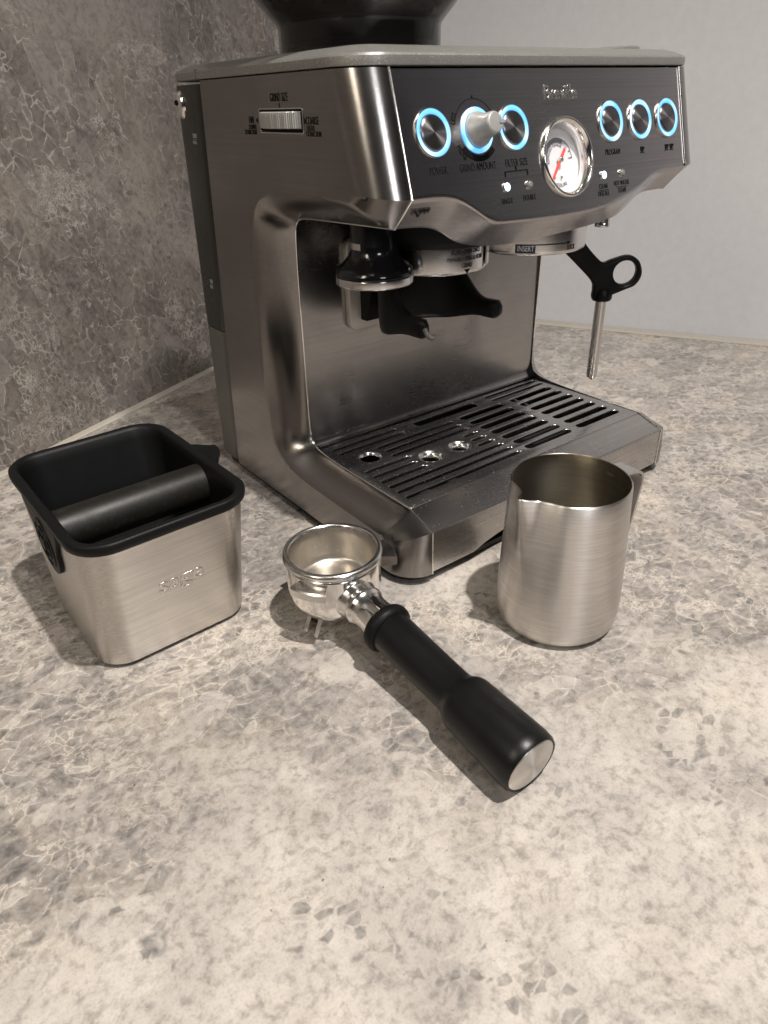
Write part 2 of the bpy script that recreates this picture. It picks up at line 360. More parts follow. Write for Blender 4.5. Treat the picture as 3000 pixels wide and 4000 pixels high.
def loft(rings, cap0=False, cap1=False, closed=True):
    V, F = [], []; k = len(rings[0])
    for r in rings: V += [Vector(p) for p in r]
    for i in range(len(rings) - 1):
        for j in range(k if closed else k - 1):
            j2 = (j + 1) % k; F.append((i * k + j, i * k + j2, (i + 1) * k + j2, (i + 1) * k + j))
    if cap0: F.append(tuple(reversed(range(k))))
    if cap1: F.append(tuple((len(rings) - 1) * k + i for i in range(k)))
    return V, F

def rrect(cx, cy, w, d, r, z, n=8, rot=0.0, ry=None):
    ry = ry or r; P = []
    for (sx, sy, a0) in ((1, 1, 0), (-1, 1, PI / 2), (-1, -1, PI), (1, -1, 3 * PI / 2)):
        for i in range(n + 1):
            a = a0 + PI / 2 * i / n
            x = sx * (w / 2 - r) + r * math.cos(a); y = sy * (d / 2 - ry) + ry * math.sin(a)
            P.append((cx + x * math.cos(rot) - y * math.sin(rot), cy + x * math.sin(rot) + y * math.cos(rot), z))
    return P

def tube(path, rad, seg=16, cap=True):
    P = [Vector(p) for p in path]; R = rad if isinstance(rad, (list, tuple)) else [rad] * len(P)
    rings = []; up = None
    for i, p in enumerate(P):
        d = (P[min(i + 1, len(P) - 1)] - P[max(i - 1, 0)]).normalized()
        if up is None: up = d.orthogonal().normalized()
        up = (up - d * up.dot(d)).normalized(); s = d.cross(up)
        rings.append([p + (up * math.cos(a) + s * math.sin(a)) * R[i] for a in [2 * PI * k / seg for k in range(seg)]])
    return loft(rings, cap, cap)

def resample(pts, n):
    P = [Vector(p) for p in pts]; L = [0]
    for a, b in zip(P, P[1:]): L.append(L[-1] + (b - a).length)
    if L[-1] < 1e-9: return [P[0].copy() for _ in range(n)]
    out = []
    for i in range(n):
        s = L[-1] * i / (n - 1); k = 0
        while k < len(L) - 2 and L[k + 1] < s: k += 1
        t = (s - L[k]) / max(1e-9, L[k + 1] - L[k]); out.append(P[k].lerp(P[k + 1], t))
    return out

def catmull(pts, n=8):
    P = [Vector(p) for p in pts]; out = []
    for i in range(len(P) - 1):
        p0 = P[max(i - 1, 0)]; p1 = P[i]; p2 = P[i + 1]; p3 = P[min(i + 2, len(P) - 1)]
        for k in range(n):
            t = k / n
            out.append(0.5 * ((2 * p1) + (p2 - p0) * t + (2 * p0 - 5 * p1 + 4 * p2 - p3) * t * t + (3 * p1 - p0 - 3 * p2 + p3) * t ** 3))
    out.append(P[-1]); return out

def plate2d(name, outlines, thick, bev, mat, parent=None, mw=None, res=2):
    """flat plate from closed 2-D outlines (holes by even-odd), pressed edges from the bevel"""
    cu = bpy.data.curves.new(name, 'CURVE'); cu.dimensions = '2D'; cu.fill_mode = 'BOTH'
    cu.extrude = thick / 2; cu.bevel_depth = bev; cu.bevel_resolution = res; cu.offset = -bev
    for ol in outlines:
        s = cu.splines.new('POLY'); s.points.add(len(ol) - 1); s.use_cyclic_u = True
        for p, q in zip(s.points, ol): p.co = (q[0], q[1], 0, 1)
    return curve_mesh(name, cu, mat, parent, mw)

def curve_mesh(name, cu, mat, parent=None, mw=None, fn=None, smooth=True):
    tmp = bpy.data.objects.new('tmp', cu); col.objects.link(tmp)
    dg = bpy.context.evaluated_depsgraph_get(); dg.update()
    me = bpy.data.meshes.new_from_object(tmp.evaluated_get(dg)); bpy.data.objects.remove(tmp)
    bm = bmesh.new(); bm.from_mesh(me); bmesh.ops.remove_doubles(bm, verts=bm.verts, dist=1e-6)
    if fn:
        for v in bm.verts: v.co = fn(v.co)
    me.materials.clear()
    return finish(name, bm, mat, parent, smooth, 40, mw, me)

def text(s, size, mat, parent, mw=None, xs=0.62, extr=0.00012, off=0.0, bev=0.0, align='CENTER', fn=None, shear=0.0, name='lettering', space=1.0):
    cu = bpy.data.curves.new(name, 'FONT'); cu.body = s; cu.size = size; cu.extrude = extr; cu.offset = off
    cu.bevel_depth = bev; cu.bevel_resolution = 2; cu.align_x = align; cu.align_y = 'CENTER'; cu.shear = shear; cu.resolution_u = 6
    cu.space_character = space
    g = (lambda c: fn(Vector((c.x * xs, c.y, c.z)))) if fn else (lambda c: Vector((c.x * xs, c.y, c.z)))
    return curve_mesh(name, cu, mat, parent, mw, g, smooth=bev > 0)

def empty(name, loc=(0, 0, 0), rz=0.0):
    o = bpy.data.objects.new(name, None); col.objects.link(o); o.location = loc; o.rotation_euler = (0, 0, rz); o.empty_display_size = 0.02; return o
def tag(o, label=None, cat=None, group=None, kind=None):
    for k, v in (('label', label), ('category', cat), ('group', group), ('kind', kind)):
        if v: o[k] = v
    return o
def child_space(parent, vf):           # verts given in world axes, parent only translated/rotated
    m = parent.matrix_basis.inverted(); return [m @ Vector(v) for v in vf[0]], vf[1]

# ------------------------------------------------------------------ the setting
A = Vector((0.8915, 0.4530, 0)); B = Vector((0.4530, -0.8915, 0)); CORNER = -0.4441 * B + 0.7164 * A
def slab(name, p0, ax, ay, z0, z1, mat):
    q = [p0, p0 + ax, p0 + ax + ay, p0 + ay]
    V = [(p.x, p.y, z0) for p in q] + [(p.x, p.y, z1) for p in q]
    return obj(name, V, [(3, 2, 1, 0), (4, 5, 6, 7), (0, 1, 5, 4), (1, 2, 6, 5), (2, 3, 7, 6), (3, 0, 4, 7)], mat, None, False)
counter = slab('countertop', CORNER + A * 0.02 - B * 0.02, -A * 2.6, B * 1.35, -0.03, 0.0, M['counter'])
tag(counter, 'beige and grey marble kitchen countertop under all the coffee gear', kind='structure')
splash = slab('stone_splashback', CORNER + A * 0.0, -A * 2.55, -B * 0.02, -0.001, 1.0, M['tile'])
tag(splash, 'dark grey brown marble splashback wall behind the machine', kind='structure')
wall = slab('white_wall', CORNER + A * 0.001 - B * 0.02, A * 0.1, B * 2.2, -0.031, 1.6, M['paint'])
tag(wall, 'plain off white painted wall on the right', kind='structure')
def wedge(name, p, d, n, L, h, mat):
    V = []; 
    for s in (0.0, L):
        q = p + d * s; V += [q + Vector((0, 0, 0.0003)), q + n * h + Vector((0, 0, 0.0003)), q + n * h * 0.35 + Vector((0, 0, h * 0.35)), q + Vector((0, 0, h))]
    return obj(name, V, [(0, 1, 2, 3), (7, 6, 5, 4), (1, 5, 6, 2), (2, 6, 7, 3), (0, 4, 5, 1), (3, 7, 4, 0)], mat, None, True)
s1 = wedge('sealant_bead', CORNER + B * 0.0003 - A * 0.002, -A, B, 2.5, 0.0045, M['caulk']); tag(s1, 'cream sealant bead along the foot of the dark stone splashback', kind='structure')
s2 = wedge('sealant_bead', CORNER - A * 0.0003 + B * 0.002, B, -A, 1.3, 0.006, M['caulk']); tag(s2, 'cream sealant bead along the foot of the white wall', kind='structure')

# ------------------------------------------------------------------ espresso machine
W = 0.32; XI = 0.0229; ZT = 0.323
mc = empty('espresso_machine'); tag(mc, 'large brushed steel espresso machine with blue lit buttons and pressure gauge', 'espresso machine')

def side_panel(mirror):
    segO = [[(.066, .323), (.048, .262)], [(.048, .262), (.052, .2575)], [(.052, .2575), (.10, .2575), (.150, .2555)],
            [(.150, .2555), (.166, .252), (.177, .240), (.180, .225)], [(.180, .225), (.183, .194), (.187, .130), (.189, .085)],
            [(.189, .085), (.188, .066), (.178, .049), (.158, .040)], [(.158, .040), (.130, .037), (.030, .036)], [(.030, .036), (.0258, .031)], [(.0258, .031), (.0255, .0079)]]
    segI = [[(.0402, .323), (.0209, .2579)], [(.0209, .2579), (.0374, .2404)], [(.0374, .2404), (.141, .2376)],
            [(.141, .2376), (.149, .2362), (.1535, .232), (.155, .224)], [(.155, .224), (.1565, .194), (.1575, .130), (.1585, .085)],
            [(.1585, .085), (.1583, .066), (.1565, .058), (.150, .0535)], [(.150, .0535), (.10, .052), (.0251, .0515)], [(.0251, .0515), (0, .0434)], [(0, .0434), (0, .0079)]]
    cnt = [14, 5, 16, 12, 16, 14, 18, 8, 8]; wr_ = [1, 0.75, 0.25, 0.3, 0.35, 0.4, 0.3, 0.5, 1]
    O, I, Wt = [], [], []
    for so, si, n, w in zip(segO, segI, cnt, wr_):
        a = resample(so, n); b = resample(si, n); k = 1 if O else 0
        O += a[k:]; I += b[k:]; Wt += [w] * (n - k)
    # soften the weights along the outline except at the crisp chin line
    Ws = [sum(Wt[max(0, i - 3):i + 4]) / len(Wt[max(0, i - 3):i + 4]) for i in range(len(Wt))]
    for i in range(14): Ws[i] = 1.0
    lo = 20; hi = 14 + 4 + 15 + 11 + 15 + 13 + 16
    for _ in range(10):
        for L_ in (O, I):
            src_ = [p.copy() for p in L_]
            for i in range(lo, hi): L_[i] = src_[i] * .5 + (src_[i - 1] + src_[i + 1]) * .25
    rows = []; NM = 12
    for j in range(NM + 1):
        t = j / NM; row = []
        for o_, i_, w in zip(O, I, Ws):
            fr = math.sin(PI / 2 * t); xr = XI * (1 - math.cos(PI / 2 * t))
            f = w * fr + (1 - w) * t; x = w * xr + (1 - w) * XI * t
            q = o_.lerp(i_, f); row.append(Vector((x, q.x, q.y)))
        rows.append(row)
    rows.append([Vector((XI + 0.0008, i_.x, i_.y)) for i_ in I])
    rows.append([Vector((XI + 0.0008, *(i_.lerp(o_, 0.35)))) for o_, i_ in zip(O, I)])
    V, F = loft(rows, closed=False)
    n0 = len(V); k = len(O)
    ext = [Vector((0, .2598, .0079)), Vector((0, .2301, .323))]
    V += ext + [Vector((0.004, .2598, .0079)), Vector((0.004, .2301, .323))]
    F.append(tuple(range(k)) + (n0, n0 + 1))
    F.append((n0, n0 + 2, n0 + 3, n0 + 1))
    if mirror: V = [Vector((W - v.x, v.y, v.z)) for v in V]
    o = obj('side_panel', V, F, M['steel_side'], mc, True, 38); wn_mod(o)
    tp_ = [Vector((XI + .0006, i_.x - (.0002 if q < 18 else 0), i_.y)) for q, i_ in enumerate(I)]
    if mirror: tp_ = [Vector((W - v.x, v.y, v.z)) for v in tp_]
    obj('edge_trim', *tube(tp_, .0006, 8), M['chrome'], o)
    return o
sp_l = side_panel(False); sp_r = side_panel(True)
tag(sp_l, label='left steel side panel with the grind size dial'); tag(sp_r, label='right steel side panel')

# face frame helper: local z points out of the slanted control face
FY = lambda z: .0209 + (z - .2579) * (.0402 - .0209) / (.323 - .2579)
FN = Vector((0, -0.9588, 0.2842)); FU = Vector((0, 0.2842, 0.9588))
def face_m(x, z, out=0.0):
    p = Vector((x, FY(z), z)) + FN * (out + 0.0)
    return Matrix(((1, FU.x, FN.x, p.x), (0, FU.y, FN.y, p.y), (0, FU.z, FN.z, p.z), (0, 0, 0, 1)))

def sm(xs, ys):
    def f(x):
        # smooth interpolation through averaged samples
        def lin(u):
            if u <= xs[0]: return ys[0]
            if u >= xs[-1]: return ys[-1]
            for a, b, c, d in zip(xs, xs[1:], ys, ys[1:]):
                if a <= u <= b: return c + (d - c) * (u - a) / (b - a)
        return sum(lin(x + k * 0.0013) for k in range(-4, 5)) / 9
    return f
zbend = sm([.0229, .044, .053, .0595, .0683, .0771, .0831, .0898, .119, .148, .180, .2025, .2192, .2391, .2523, .2602, .273, .2971],
           [.2573, .2573, .2562, .2548, .2502, .2443, .2403, .2388, .2377, .2372, .2374, .2394, .2425, .2474, .2529, .2550, .2562, .2573])
zlip = sm([.0229, .035, .0435, .052, .0600, .0699, .0805, .0952, .1219, .1419, .1734, .2069, .2373, .2505, .2600, .270, .2971],
          [.2410, .2405, .2398, .2385, .2350, .2285, .2252, .2223, .2203, .2201, .2214, .2232, .2262, .2335, .2395, .2410, .2412])
def front_panel():
    x0, x1 = XI + .0012, W - XI - .0012; GC = (.1608, .2713); GR = 0.0236; HX = .0275; HZ = .0265
    xs = [x0 + (GC[0] - HX - x0) * i / 34 for i in range(34)] + [GC[0] - HX + 2 * HX * i / 16 for i in range(17)] + [GC[0] + HX + (x1 - GC[0] - HX) * i / 34 for i in range(1, 35)]
    rec = 0.0005
    zrows = [ZT - 0.0008 - (ZT - 0.0008 - GC[1] - HZ) * i / 6 for i in range(6)] + [GC[1] + HZ - 2 * HZ * i / 16 for i in range(17)]
    V, rowsidx = [], []
    def P(x, y, z): V.append(Vector((x, y + rec, z))); return len(V) - 1
    cols = []
    for x in xs:
        zb = zbend(x); zl = zlip(x); c = []
        for z in zrows: 
            zz = z if zb < GC[1] - HZ - 0.002 else z       # rows above the bulge limit
            if z < GC[1] - HZ + 1e-6 and False: pass
            zz = max(z, zb + 0.0022) if z > GC[1] else z
            # outside the gauge square squeeze rows so that they never pass the bend
            lim = zb + 0.0022; top = ZT - 0.0008; low = GC[1] - HZ
            if lim > low: zz = top - (top - z) * (top - lim) / (top - low)
            c.append(P(x, FY(zz), zz))
        lastz = max(zb + 0.0022, GC[1] - HZ); base = V[c[-1]].copy(); pb = Vector((x, FY(zb) + rec, zb)); pl = Vector((x, 0.0352 + rec, zl))
        a = pb + (base - pb).normalized() * min(0.0022, (base - pb).length); b_ = pb + (pl - pb).normalized() * 0.0022
        for t in (0.0, 0.34, 0.67, 1.0):
            q = a * (1 - t) ** 2 + pb * 2 * t * (1 - t) + b_ * t * t; V.append(q); c.append(len(V) - 1)
        for t in (0.25, 0.5, 0.75, 0.93):
            q = b_.lerp(pl, t); V.append(q); c.append(len(V) - 1)
        for dy, dz in ((-0.0002, 0.0), (0.0006, -0.0004), (0.0016, 0.0002), (0.006, 0.004)):
            V.append(pl + Vector((0, dy, dz))); c.append(len(V) - 1)
        cols.append(c)
    F = []; i0 = xs.index(GC[0] - HX) if (GC[0] - HX) in xs else 34
    for i in range(len(xs) - 1):
        for j in range(len(cols[0]) - 1):
            if 34 <= i < 50 and 6 <= j < 22: continue
            F.append((cols[i][j], cols[i + 1][j], cols[i + 1][j + 1], cols[i][j + 1]))
    per = [cols[i][6] for i in range(34, 51)] + [cols[50][j] for j in range(7, 23)] + [cols[i][22] for i in range(49, 33, -1)] + [cols[34][j] for j in range(21, 6, -1)]
    mf = face_m(*GC); inv = mf.inverted(); ring = []; ring2 = []
    for q in per:
        l = inv @ V[q]; a = math.atan2(l.y, l.x)
        V.append(mf @ Vector((GR * math.cos(a), GR * math.sin(a), -rec))); ring.append(len(V) - 1)
        V.append(mf @ Vector((GR * math.cos(a), GR * math.sin(a), -0.004))); ring2.append(len(V) - 1)
    n = len(per)
    for i in range(n):
        j = (i + 1) % n; F.append((per[i], per[j], ring[j], ring[i])); F.append((ring[i], ring[j], ring2[j], ring2[i]))
    o = obj('front_panel', V, F, M['steel'], mc, True, 40); wn_mod(o); return o
fp = front_panel()

# closed carcass pieces: underside of the head, splash plate, rear, base
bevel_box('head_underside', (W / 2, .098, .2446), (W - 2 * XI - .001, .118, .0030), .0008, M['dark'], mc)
def backsplash():
    prof = [(.1592, .2432)] + [(.1592, .2432 - i * .012) for i in range(1, 15)]
    prof += [(.1592 - .006 * (1 - math.cos(a)), .0595 - .0065 * math.sin(a)) for a in [PI / 2 * k / 6 for k in range(7)]]
    xs = [XI + .001 + (W - 2 * XI - .002) * i / 24 for i in range(25)]
    rows = [[(x, y, z) for (y, z) in prof] for x in xs]
    V, F = loft(rows, closed=False); return obj('backsplash', V, F, M['steel_up'], mc)
bs = backsplash()
plate2d('chute_bracket', [[(x, y) for x, y, _ in rrect(.1055, .181, .077, .072, .008, 0)]], .0035, .0012, M['bracket'], mc,
        Matrix.Translation((0, .1565, 0)) @ Matrix.Rotation(PI / 2, 4, 'X'))
# rear housing and tank
def zsec(z, y_in, x_in, r=.010):
    t = (ZT - z) / .3151; ya = .2301 + .0297 * t + y_in; yb = .2829 + .0173 * t - x_in * 0.3
    return rrect(W / 2, (ya + yb) / 2, W - 2 * x_in, yb - ya, r, z, 5, ry=min(r, .01))
V, F = loft([zsec(z, .0008, i) for z, i in ((.0079, .002), (.010, .0008), (.1355, .0008), (.1362, .0012))], True, True)
obj('rear_housing', V, F, M['rear'], mc)
V, F = loft([zsec(z, .0010, i) for z, i in ((.1368, .0014), (.1376, .0008), (.314, .0008), (.3212, .0012))], True, True)
tk = obj('water_tank', V, F, M['tank'], mc); tag(tk, label='smoked dark water tank at the back with 2000 MAX and 250 MIN marks')
def sideM(y, z, x=-0.0002, rx=0.0):          # local x runs towards the front (-Y), local y up, local z out (-X)
    return Matrix(((0, 0, -1, x), (-1, 0, 0, y), (0, 1, 0, z), (0, 0, 0, 1)))
for s, y, z, sz in (('2000', .2536, .2878, .0042), ('MAX', .2545, .2832, .0036), ('250', .263, .1784, .0040), ('MIN', .2638, .1735, .0036)):
    text(s, sz, M['inkfaint'], tk, sideM(y, z, 0.0006), xs=.9)
for y, z in ((.254, .2855), (.2632, .1760)):
    V, F = box(0, 0, 0, .007, .0003, .0002); obj('mark_line', V, F, M['inkfaint'], tk, False, mw=sideM(y, z, 0.0006))
V, F = lathe(rprof([(0, .0030), (.0042, .0030), (.0062, .0016), (.0074, 0), (.0078, -.001)], .0006), 32)
obj('tank_stud', V, F, M['chrome'], tk, mw=sideM(.2705, .3085, 0.0004) @ Matrix.Scale(1.25, 4, (0, 1, 0)))
V, F = join([xf(lathe(rprof([(0, .0012), (.0016, .0012), (.002, 0)], .0003), 12), Matrix.Translation((0.0, .0015, .003)))])
obj('stud_slot', V, F, M['ink'], tk, mw=sideM(.2705, .3085, 0.0004))
# unseen inner blocks, added to stop light and sight through the gaps
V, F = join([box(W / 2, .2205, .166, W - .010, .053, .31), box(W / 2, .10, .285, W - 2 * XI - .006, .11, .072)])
obj('inner_light_block', V, F, M['dark'], mc, False)
# black base rim and feet
V, F = loft([rrect(W / 2, .1515, W - .006, .292, .020, .0030, 8), rrect(W / 2, .1515, W - .004, .294, .021, .0078, 8)], True, True)
obj('base_skirt', V, F, M['black'], mc)
for x, y in ((.030, .030), (W - .030, .030), (.030, .27), (W - .030, .27)):
    V, F = lathe(rprof([(0, .0002), (.0150, .0002), (.0165, .002), (.0165, .0052), (0, .0052)], .001), 32)
    obj('foot', V, F, M['rubber'], mc, mw=Matrix.Translation((x, y, 0)))

# lid
def lidring(inset, z, zb=0.0):
    P = []
    y0, y1 = .0396, .2835
    for (cx, cy, rx, ry, a0) in ((W, y1, .018, .016, 0), (0, y1, .018, .016, PI / 2), (0, y0, .0245, .030, PI), (W, y0, .0245, .030, 3 * PI / 2)):
        sx = -1 if cx > 0 else 1; sy = -1 if cy > .1 else 1
        ox, oy = cx + sx * rx, cy + sy * ry
        for i in range(11):
            a = a0 + PI / 2 * i / 10
            P.append(Vector((ox + (rx - inset if rx > inset else .001) * math.cos(a) * 1.0, oy + (ry - inset if ry > inset else .001) * math.sin(a), z)))
    return P
rings = [lidring(.0015, .3233), lidring(-.0004, .3240), lidring(-.0006, .3262), lidring(-.0004, .3286), lidring(.0006, .3298), lidring(.006, .3318), lidring(.012, .3335), lidring(.0165, .3343)]
big = [Vector((p.x + (W / 2 - p.x) * .12, p.y + (.16 - p.y) * .12, .3350)) for p in rings[-1]]
rings.append(big); rings.append([Vector((p.x + (W / 2 - p.x) * .5, p.y + (.16 - p.y) * .5, .3354)) for p in big])
V, F = loft(rings, True, True); lid = obj('lid', V, F, M['lid'], mc, True, 28)
V, F = box(W / 2, .2345, .3270, W + .0016, .0006, .0062); obj('lid_seam', V, F, M['rear'], lid, False)
V, F = tube(catmull([(.235, .078, .3335), (.262, .070, .3348), (.282, .070, .3354), (.294, .082, .3354), (.296, .12, .3354), (.296, .26, .3354)], 6), .0022, 10)
obj('cup_rail', V, F, M['lid'], mc)

# hopper
HC = (.0860, .152)
hop = obj('bean_hopper', *lathe([(.0553, .3340), (.0553, .3500), (.0562, .3522), (.0690, .3660), (.0860, .3850), (.1040, .4050), (.1120, .4500), (.1095, .4500), (.1018, .4062), (.0842, .3868), (.0672, .3680), (.0544, .3542), (.0535, .3500), (.0535, .3340)], 72),
          M['smoke'], mc, mw=Matrix.Translation((HC[0], HC[1], 0)))
tag(hop, label='smoked see-through bean hopper on top, cut off by the frame')
V, F = lathe(rprof([(.0465, .3345), (.0465, .3420), (.0478, .3425), (.0478, .3520), (.0470, .3535), (0, .3535)], .0006), 64)
obj('hopper_neck', V, F, M['gloss'], hop)
V, F = lathe([(.0505, .3345), (.0505, .3372), (.0490, .3382), (.046, .3382)], 64); obj('neck_ring', V, F, M['lid'], hop)
def beans():
    parts = []; rnd = random.Random(3)
    ico = bmesh.new(); bmesh.ops.create_icosphere(ico, subdivisions=2, radius=1.0)
    bv = [v.co.copy() for v in ico.verts]; bf = [tuple(v.index for v in f.verts) for f in ico.faces]; ico.free()
    for i in range(260):
        z = .3575 + rnd.random() ** 0.8 * .045; rmax = .0535 + max(0, (z - .3545) * 0.90) - .006
        a = rnd.random() * 2 * PI; r = rmax * (0.82 + .18 * rnd.random())
        m = Matrix.Translation((r * math.cos(a), r * math.sin(a), z)) @ Matrix.Rotation(rnd.random() * 6, 4, 'Z') @ Matrix.Rotation(rnd.random() * 6, 4, 'X') @ Matrix.Diagonal((.0055, .0038, .0030, 1))
        parts.append(([m @ v for v in bv], bf))
    return join(parts)
V, F = beans(); bn = obj('coffee_beans', V, F, M['bean'], hop); bn['kind'] = 'stuff'
V, F = lathe([(.0, .3545), (.046, .3550), (.084, .3935), (.086, .402), (0, .402)], 48); obj('bean_fill', V, F, M['bean'], hop)

# buttons
def button(x, z, r=.0128):
    b = obj('button', *lathe(rprof([(0, .0016), (.0085, .0014), (.0096, .0009), (.0099, .0002), (.0099, -.001)], .0004), 48), M['button'], mc, mw=face_m(x, z))
    obj('light_ring', *lathe(rprof([(.0101, -.0004), (.0103, .0006), (.0122, .0009), (.0127, .0004), (.0127, -.0006)], .0003), 64), M['ring'], b)
    obj('ring_edge', *lathe([(.01275, -.0006), (.01275, .0008), (.0132, .0008), (.0134, -.0006)], 64), M['steel_plain'], b)
    return b
BZ = .2904
for x in (.0475, .1134, .2100, .2434, .2763): button(x, BZ)
kn = obj('grind_knob', *lathe(rprof([(.0100, .0004), (.0098, .0022), (.0078, .0060), (.0066, .0100), (.0062, .0148), (.0054, .0160), (0, .0162)], .0012, 4), 48), M['knob'], mc, mw=face_m(.0824, BZ))
obj('light_ring', *lathe(rprof([(.0101, -.0004), (.0103, .0006), (.0122, .0009), (.0127, .0004), (.0127, -.0006)], .0003), 64), M['ring'], kn)
V, F = box(.0048, 0.0, .0158, .0042, .0016, .0018); obj('pointer', V, F, M['knob'], kn, False)
# knob scale: printed arcs
def arc_print(name, r0, r1, a0, a1, par, m, mat=None, seg=40):
    V, F = [], []
    for i in range(seg + 1):
        a = math.radians(a0 + (a1 - a0) * i / seg); 
        for r in (r0, r1): V.append((r * math.cos(a), r * math.sin(a), .0002))
    for i in range(seg): F.append((i * 2, i * 2 + 1, i * 2 + 3, i * 2 + 2))
    o = obj(name, V, F, mat or M['ink'], par, False, mw=m, recalc=False); return o
FM = lambda x, z: face_m(x, z, 0.00012 - .0005)
arc_print('scale_arc', .0172, .0175, 30, 150, fp, FM(.0824, BZ)); arc_print('scale_arc', .0138, .0172, 215, 318, fp, FM(.0824, BZ))
V, F = box(0, .0181, .0002, .0006, .0018, .0001); obj('scale_tick', V, F, M['ink'], fp, False, mw=FM(.0824, BZ))
def arc_text(s, size, r, amid, par, m, mat, sgn=-1, xs=.62, **k):
    def fn(c):
        a = math.radians(amid) + sgn * c.x / r; rr = r + c.y * (1 if sgn < 0 else -1)
        return Vector((rr * math.cos(a), rr * math.sin(a), c.z + .0002))
    return text(s, size, mat, par, m, xs=xs, fn=fn, **k)
arc_text('LESS', .0046, .0186, 158, fp, FM(.0824, BZ), M['ink'], xs=.75)
arc_text('MORE', .0046, .0186, 218, fp, FM(.0824, BZ), M['ink'], sgn=1, xs=.75)

TXT = [('POWER', .0471, .2711, .0062), ('GRIND AMOUNT', .0792, .2711, .0062), ('FILTER SIZE', .1126, .2713, .0062), ('PROGRAM', .2098, .2717, .0056),
       ('SINGLE', .0998, .2505, .0048), ('DOUBLE', .1202, .2508, .0048), ('CLEAN', .1956, .2512, .0047), ('DESCALE', .1954, .2467, .0047),
       ('HOT WATER', .2161, .2519, .0047), ('STEAM', .2161, .2472, .0047)]
for s, x, z, sz in TXT: text(s, sz, M['ink'], fp, FM(x, z), xs=.60, off=-.00005, space=1.08)
def bars(name, L, par, m, mat):
    V, F = join([box(cx, cy, .0002, sx, sy, .0002) for cx, cy, sx, sy in L]); return obj(name, V, F, mat, par, False, mw=m)
bars('bracket_line', [(0, 0, .0206, .0006), (-.0100, -.0016, .0006, .0030), (.0100, -.0016, .0006, .0030), (0, .0014, .0006, .0026)], fp, FM(.1113, .2668), M['ink'])
bars('rule', [(0, 0, .0100, .0004)], fp, FM(.1955, .24895), M['ink']); bars('rule', [(0, 0, .0125, .0004)], fp, FM(.2161, .2496), M['ink'])
def cup(x, z):
    V, F = join([([(-.0018, .0018, 0), (.0018, .0018, 0), (.0014, -.0016, 0), (-.0014, -.0016, 0)], [(0, 1, 2, 3)]), box(.0022, .0008, 0, .0010, .0016, .0001),
                 box(0, -.0022, 0, .0044, .0006, .0001)])
    obj('cup_symbol', [(a, b, c + .0002) for a, b, c in V], F, M['ink'], fp, False, mw=FM(x, z))
cup(.2436, .2716); cup(.2738, .2716); cup(.2800, .2716)
text('Breville', .0125, M['steel_plain'], fp, FM(.1612, .3085), xs=.86, extr=.0005, bev=.0001, name='embossed_lettering', off=-.0001)
# TAMPER on the chin slope
cz = .2502; cm = Matrix(((1, 0, 0, .0345), (0, -.66, -.75, .0270), (0, .75, -.66, .2500), (0, 0, 0, 1)))
text('TAMPER', .0056, M['ink'], fp, cm @ Matrix.Translation((0, 0, .0003)), xs=.72, shear=.12)
obj('arrow_mark', [(-.0016, -.0024, .0002), (.0016, -.0024, .0002), (0, -.0046, .0002)], [(0, 1, 2)], M['ink'], fp, False, mw=cm, recalc=False)

# indicator lamps
for x, z, on in ((.1006, .2583, 1), (.1214, .2581, 0), (.1966, .2582, 1), (.2172, .2581, 0)):
    l = obj('indicator_lamp', *lathe(rprof([(0, .0016), (.0016, .0013), (.0023, .0004), (.0024, -.001)], .0003), 24), M['led' if on else 'ledoff'], mc, mw=face_m(x, z))
    obj('lamp_collar', *lathe([(.0024, -.0006), (.0025, .0006), (.0030, .0006), (.0031, -.0006)], 24), M['steel_plain'], l)
    l['label'] = 'indicator lamp glowing white blue' if on else 'unlit indicator lamp'

# pressure gauge
gm = face_m(.1608, .2713)
ga = obj('pressure_gauge', *lathe(rprof([(.0252, -.0008), (.0250, .0012), (.0242, .0022), (.0230, .0022), (.0214, .0002), (.0204, -.0030), (.0202, -.0062)], .0009, 4), 96), M['chrome'], mc, mw=gm)
obj('gauge_cup', *lathe([(.0202, -.0058), (.0215, -.0062), (.0215, -.0082), (0, -.0082)], 72), M['dial'], ga)
dm = Matrix.Translation((0, 0, -.0081))
def garc(name, r0, r1, a0, a1, mat=None): 
    return arc_print(name, r0, r1, a0, a1, ga, dm, mat or M['navy'])
garc('range_band', .0112, .0142, 62, 190); garc('scale_line', .0139, .0143, 4, 62)
for i in range(8): 
    a = 38 + i * 3.4; garc('scale_tick', .0106, .0140, a, a + 1.0)
garc('scale_tick', .0118, .0136, 22, 25); garc('scale_tick', .0105, .0143, 3, 6)
arc_text('ESPRESSO RANGE', .0033, .0098, 125, ga, dm, M['navy'], xs=.85, extr=.00003)
arc_text('PRESSURE', .0036, .0158, 268, ga, dm, M['navy'], sgn=1, xs=.95, extr=.00003)
nd = obj('needle', [(-.0010, .0085, 0), (.0010, .0085, 0), (.0011, 0, 0), (.0006, -.0165, 0), (-.0006, -.0165, 0), (-.0011, 0, 0)] + [(-.0010, .0085, .0006), (.0010, .0085, .0006), (.0011, 0, .0006), (.0006, -.0165, .0006), (-.0006, -.0165, .0006), (-.0011, 0, .0006)],
         [(5, 4, 3, 2, 1, 0), (6, 7, 8, 9, 10, 11)] + [(i, (i + 1) % 6, (i + 1) % 6 + 6, i + 6) for i in range(6)], M['red'], ga, False, mw=Matrix.Translation((0, 0, -.0062)) @ Matrix.Rotation(math.radians(-40), 4, 'Z'))
obj('pivot', *lathe(rprof([(0, .0016), (.0014, .0015), (.0019, .0008), (.0019, -.001)], .0003), 24), M['steel_plain'], ga, mw=Matrix.Translation((0, 0, -.0058)))
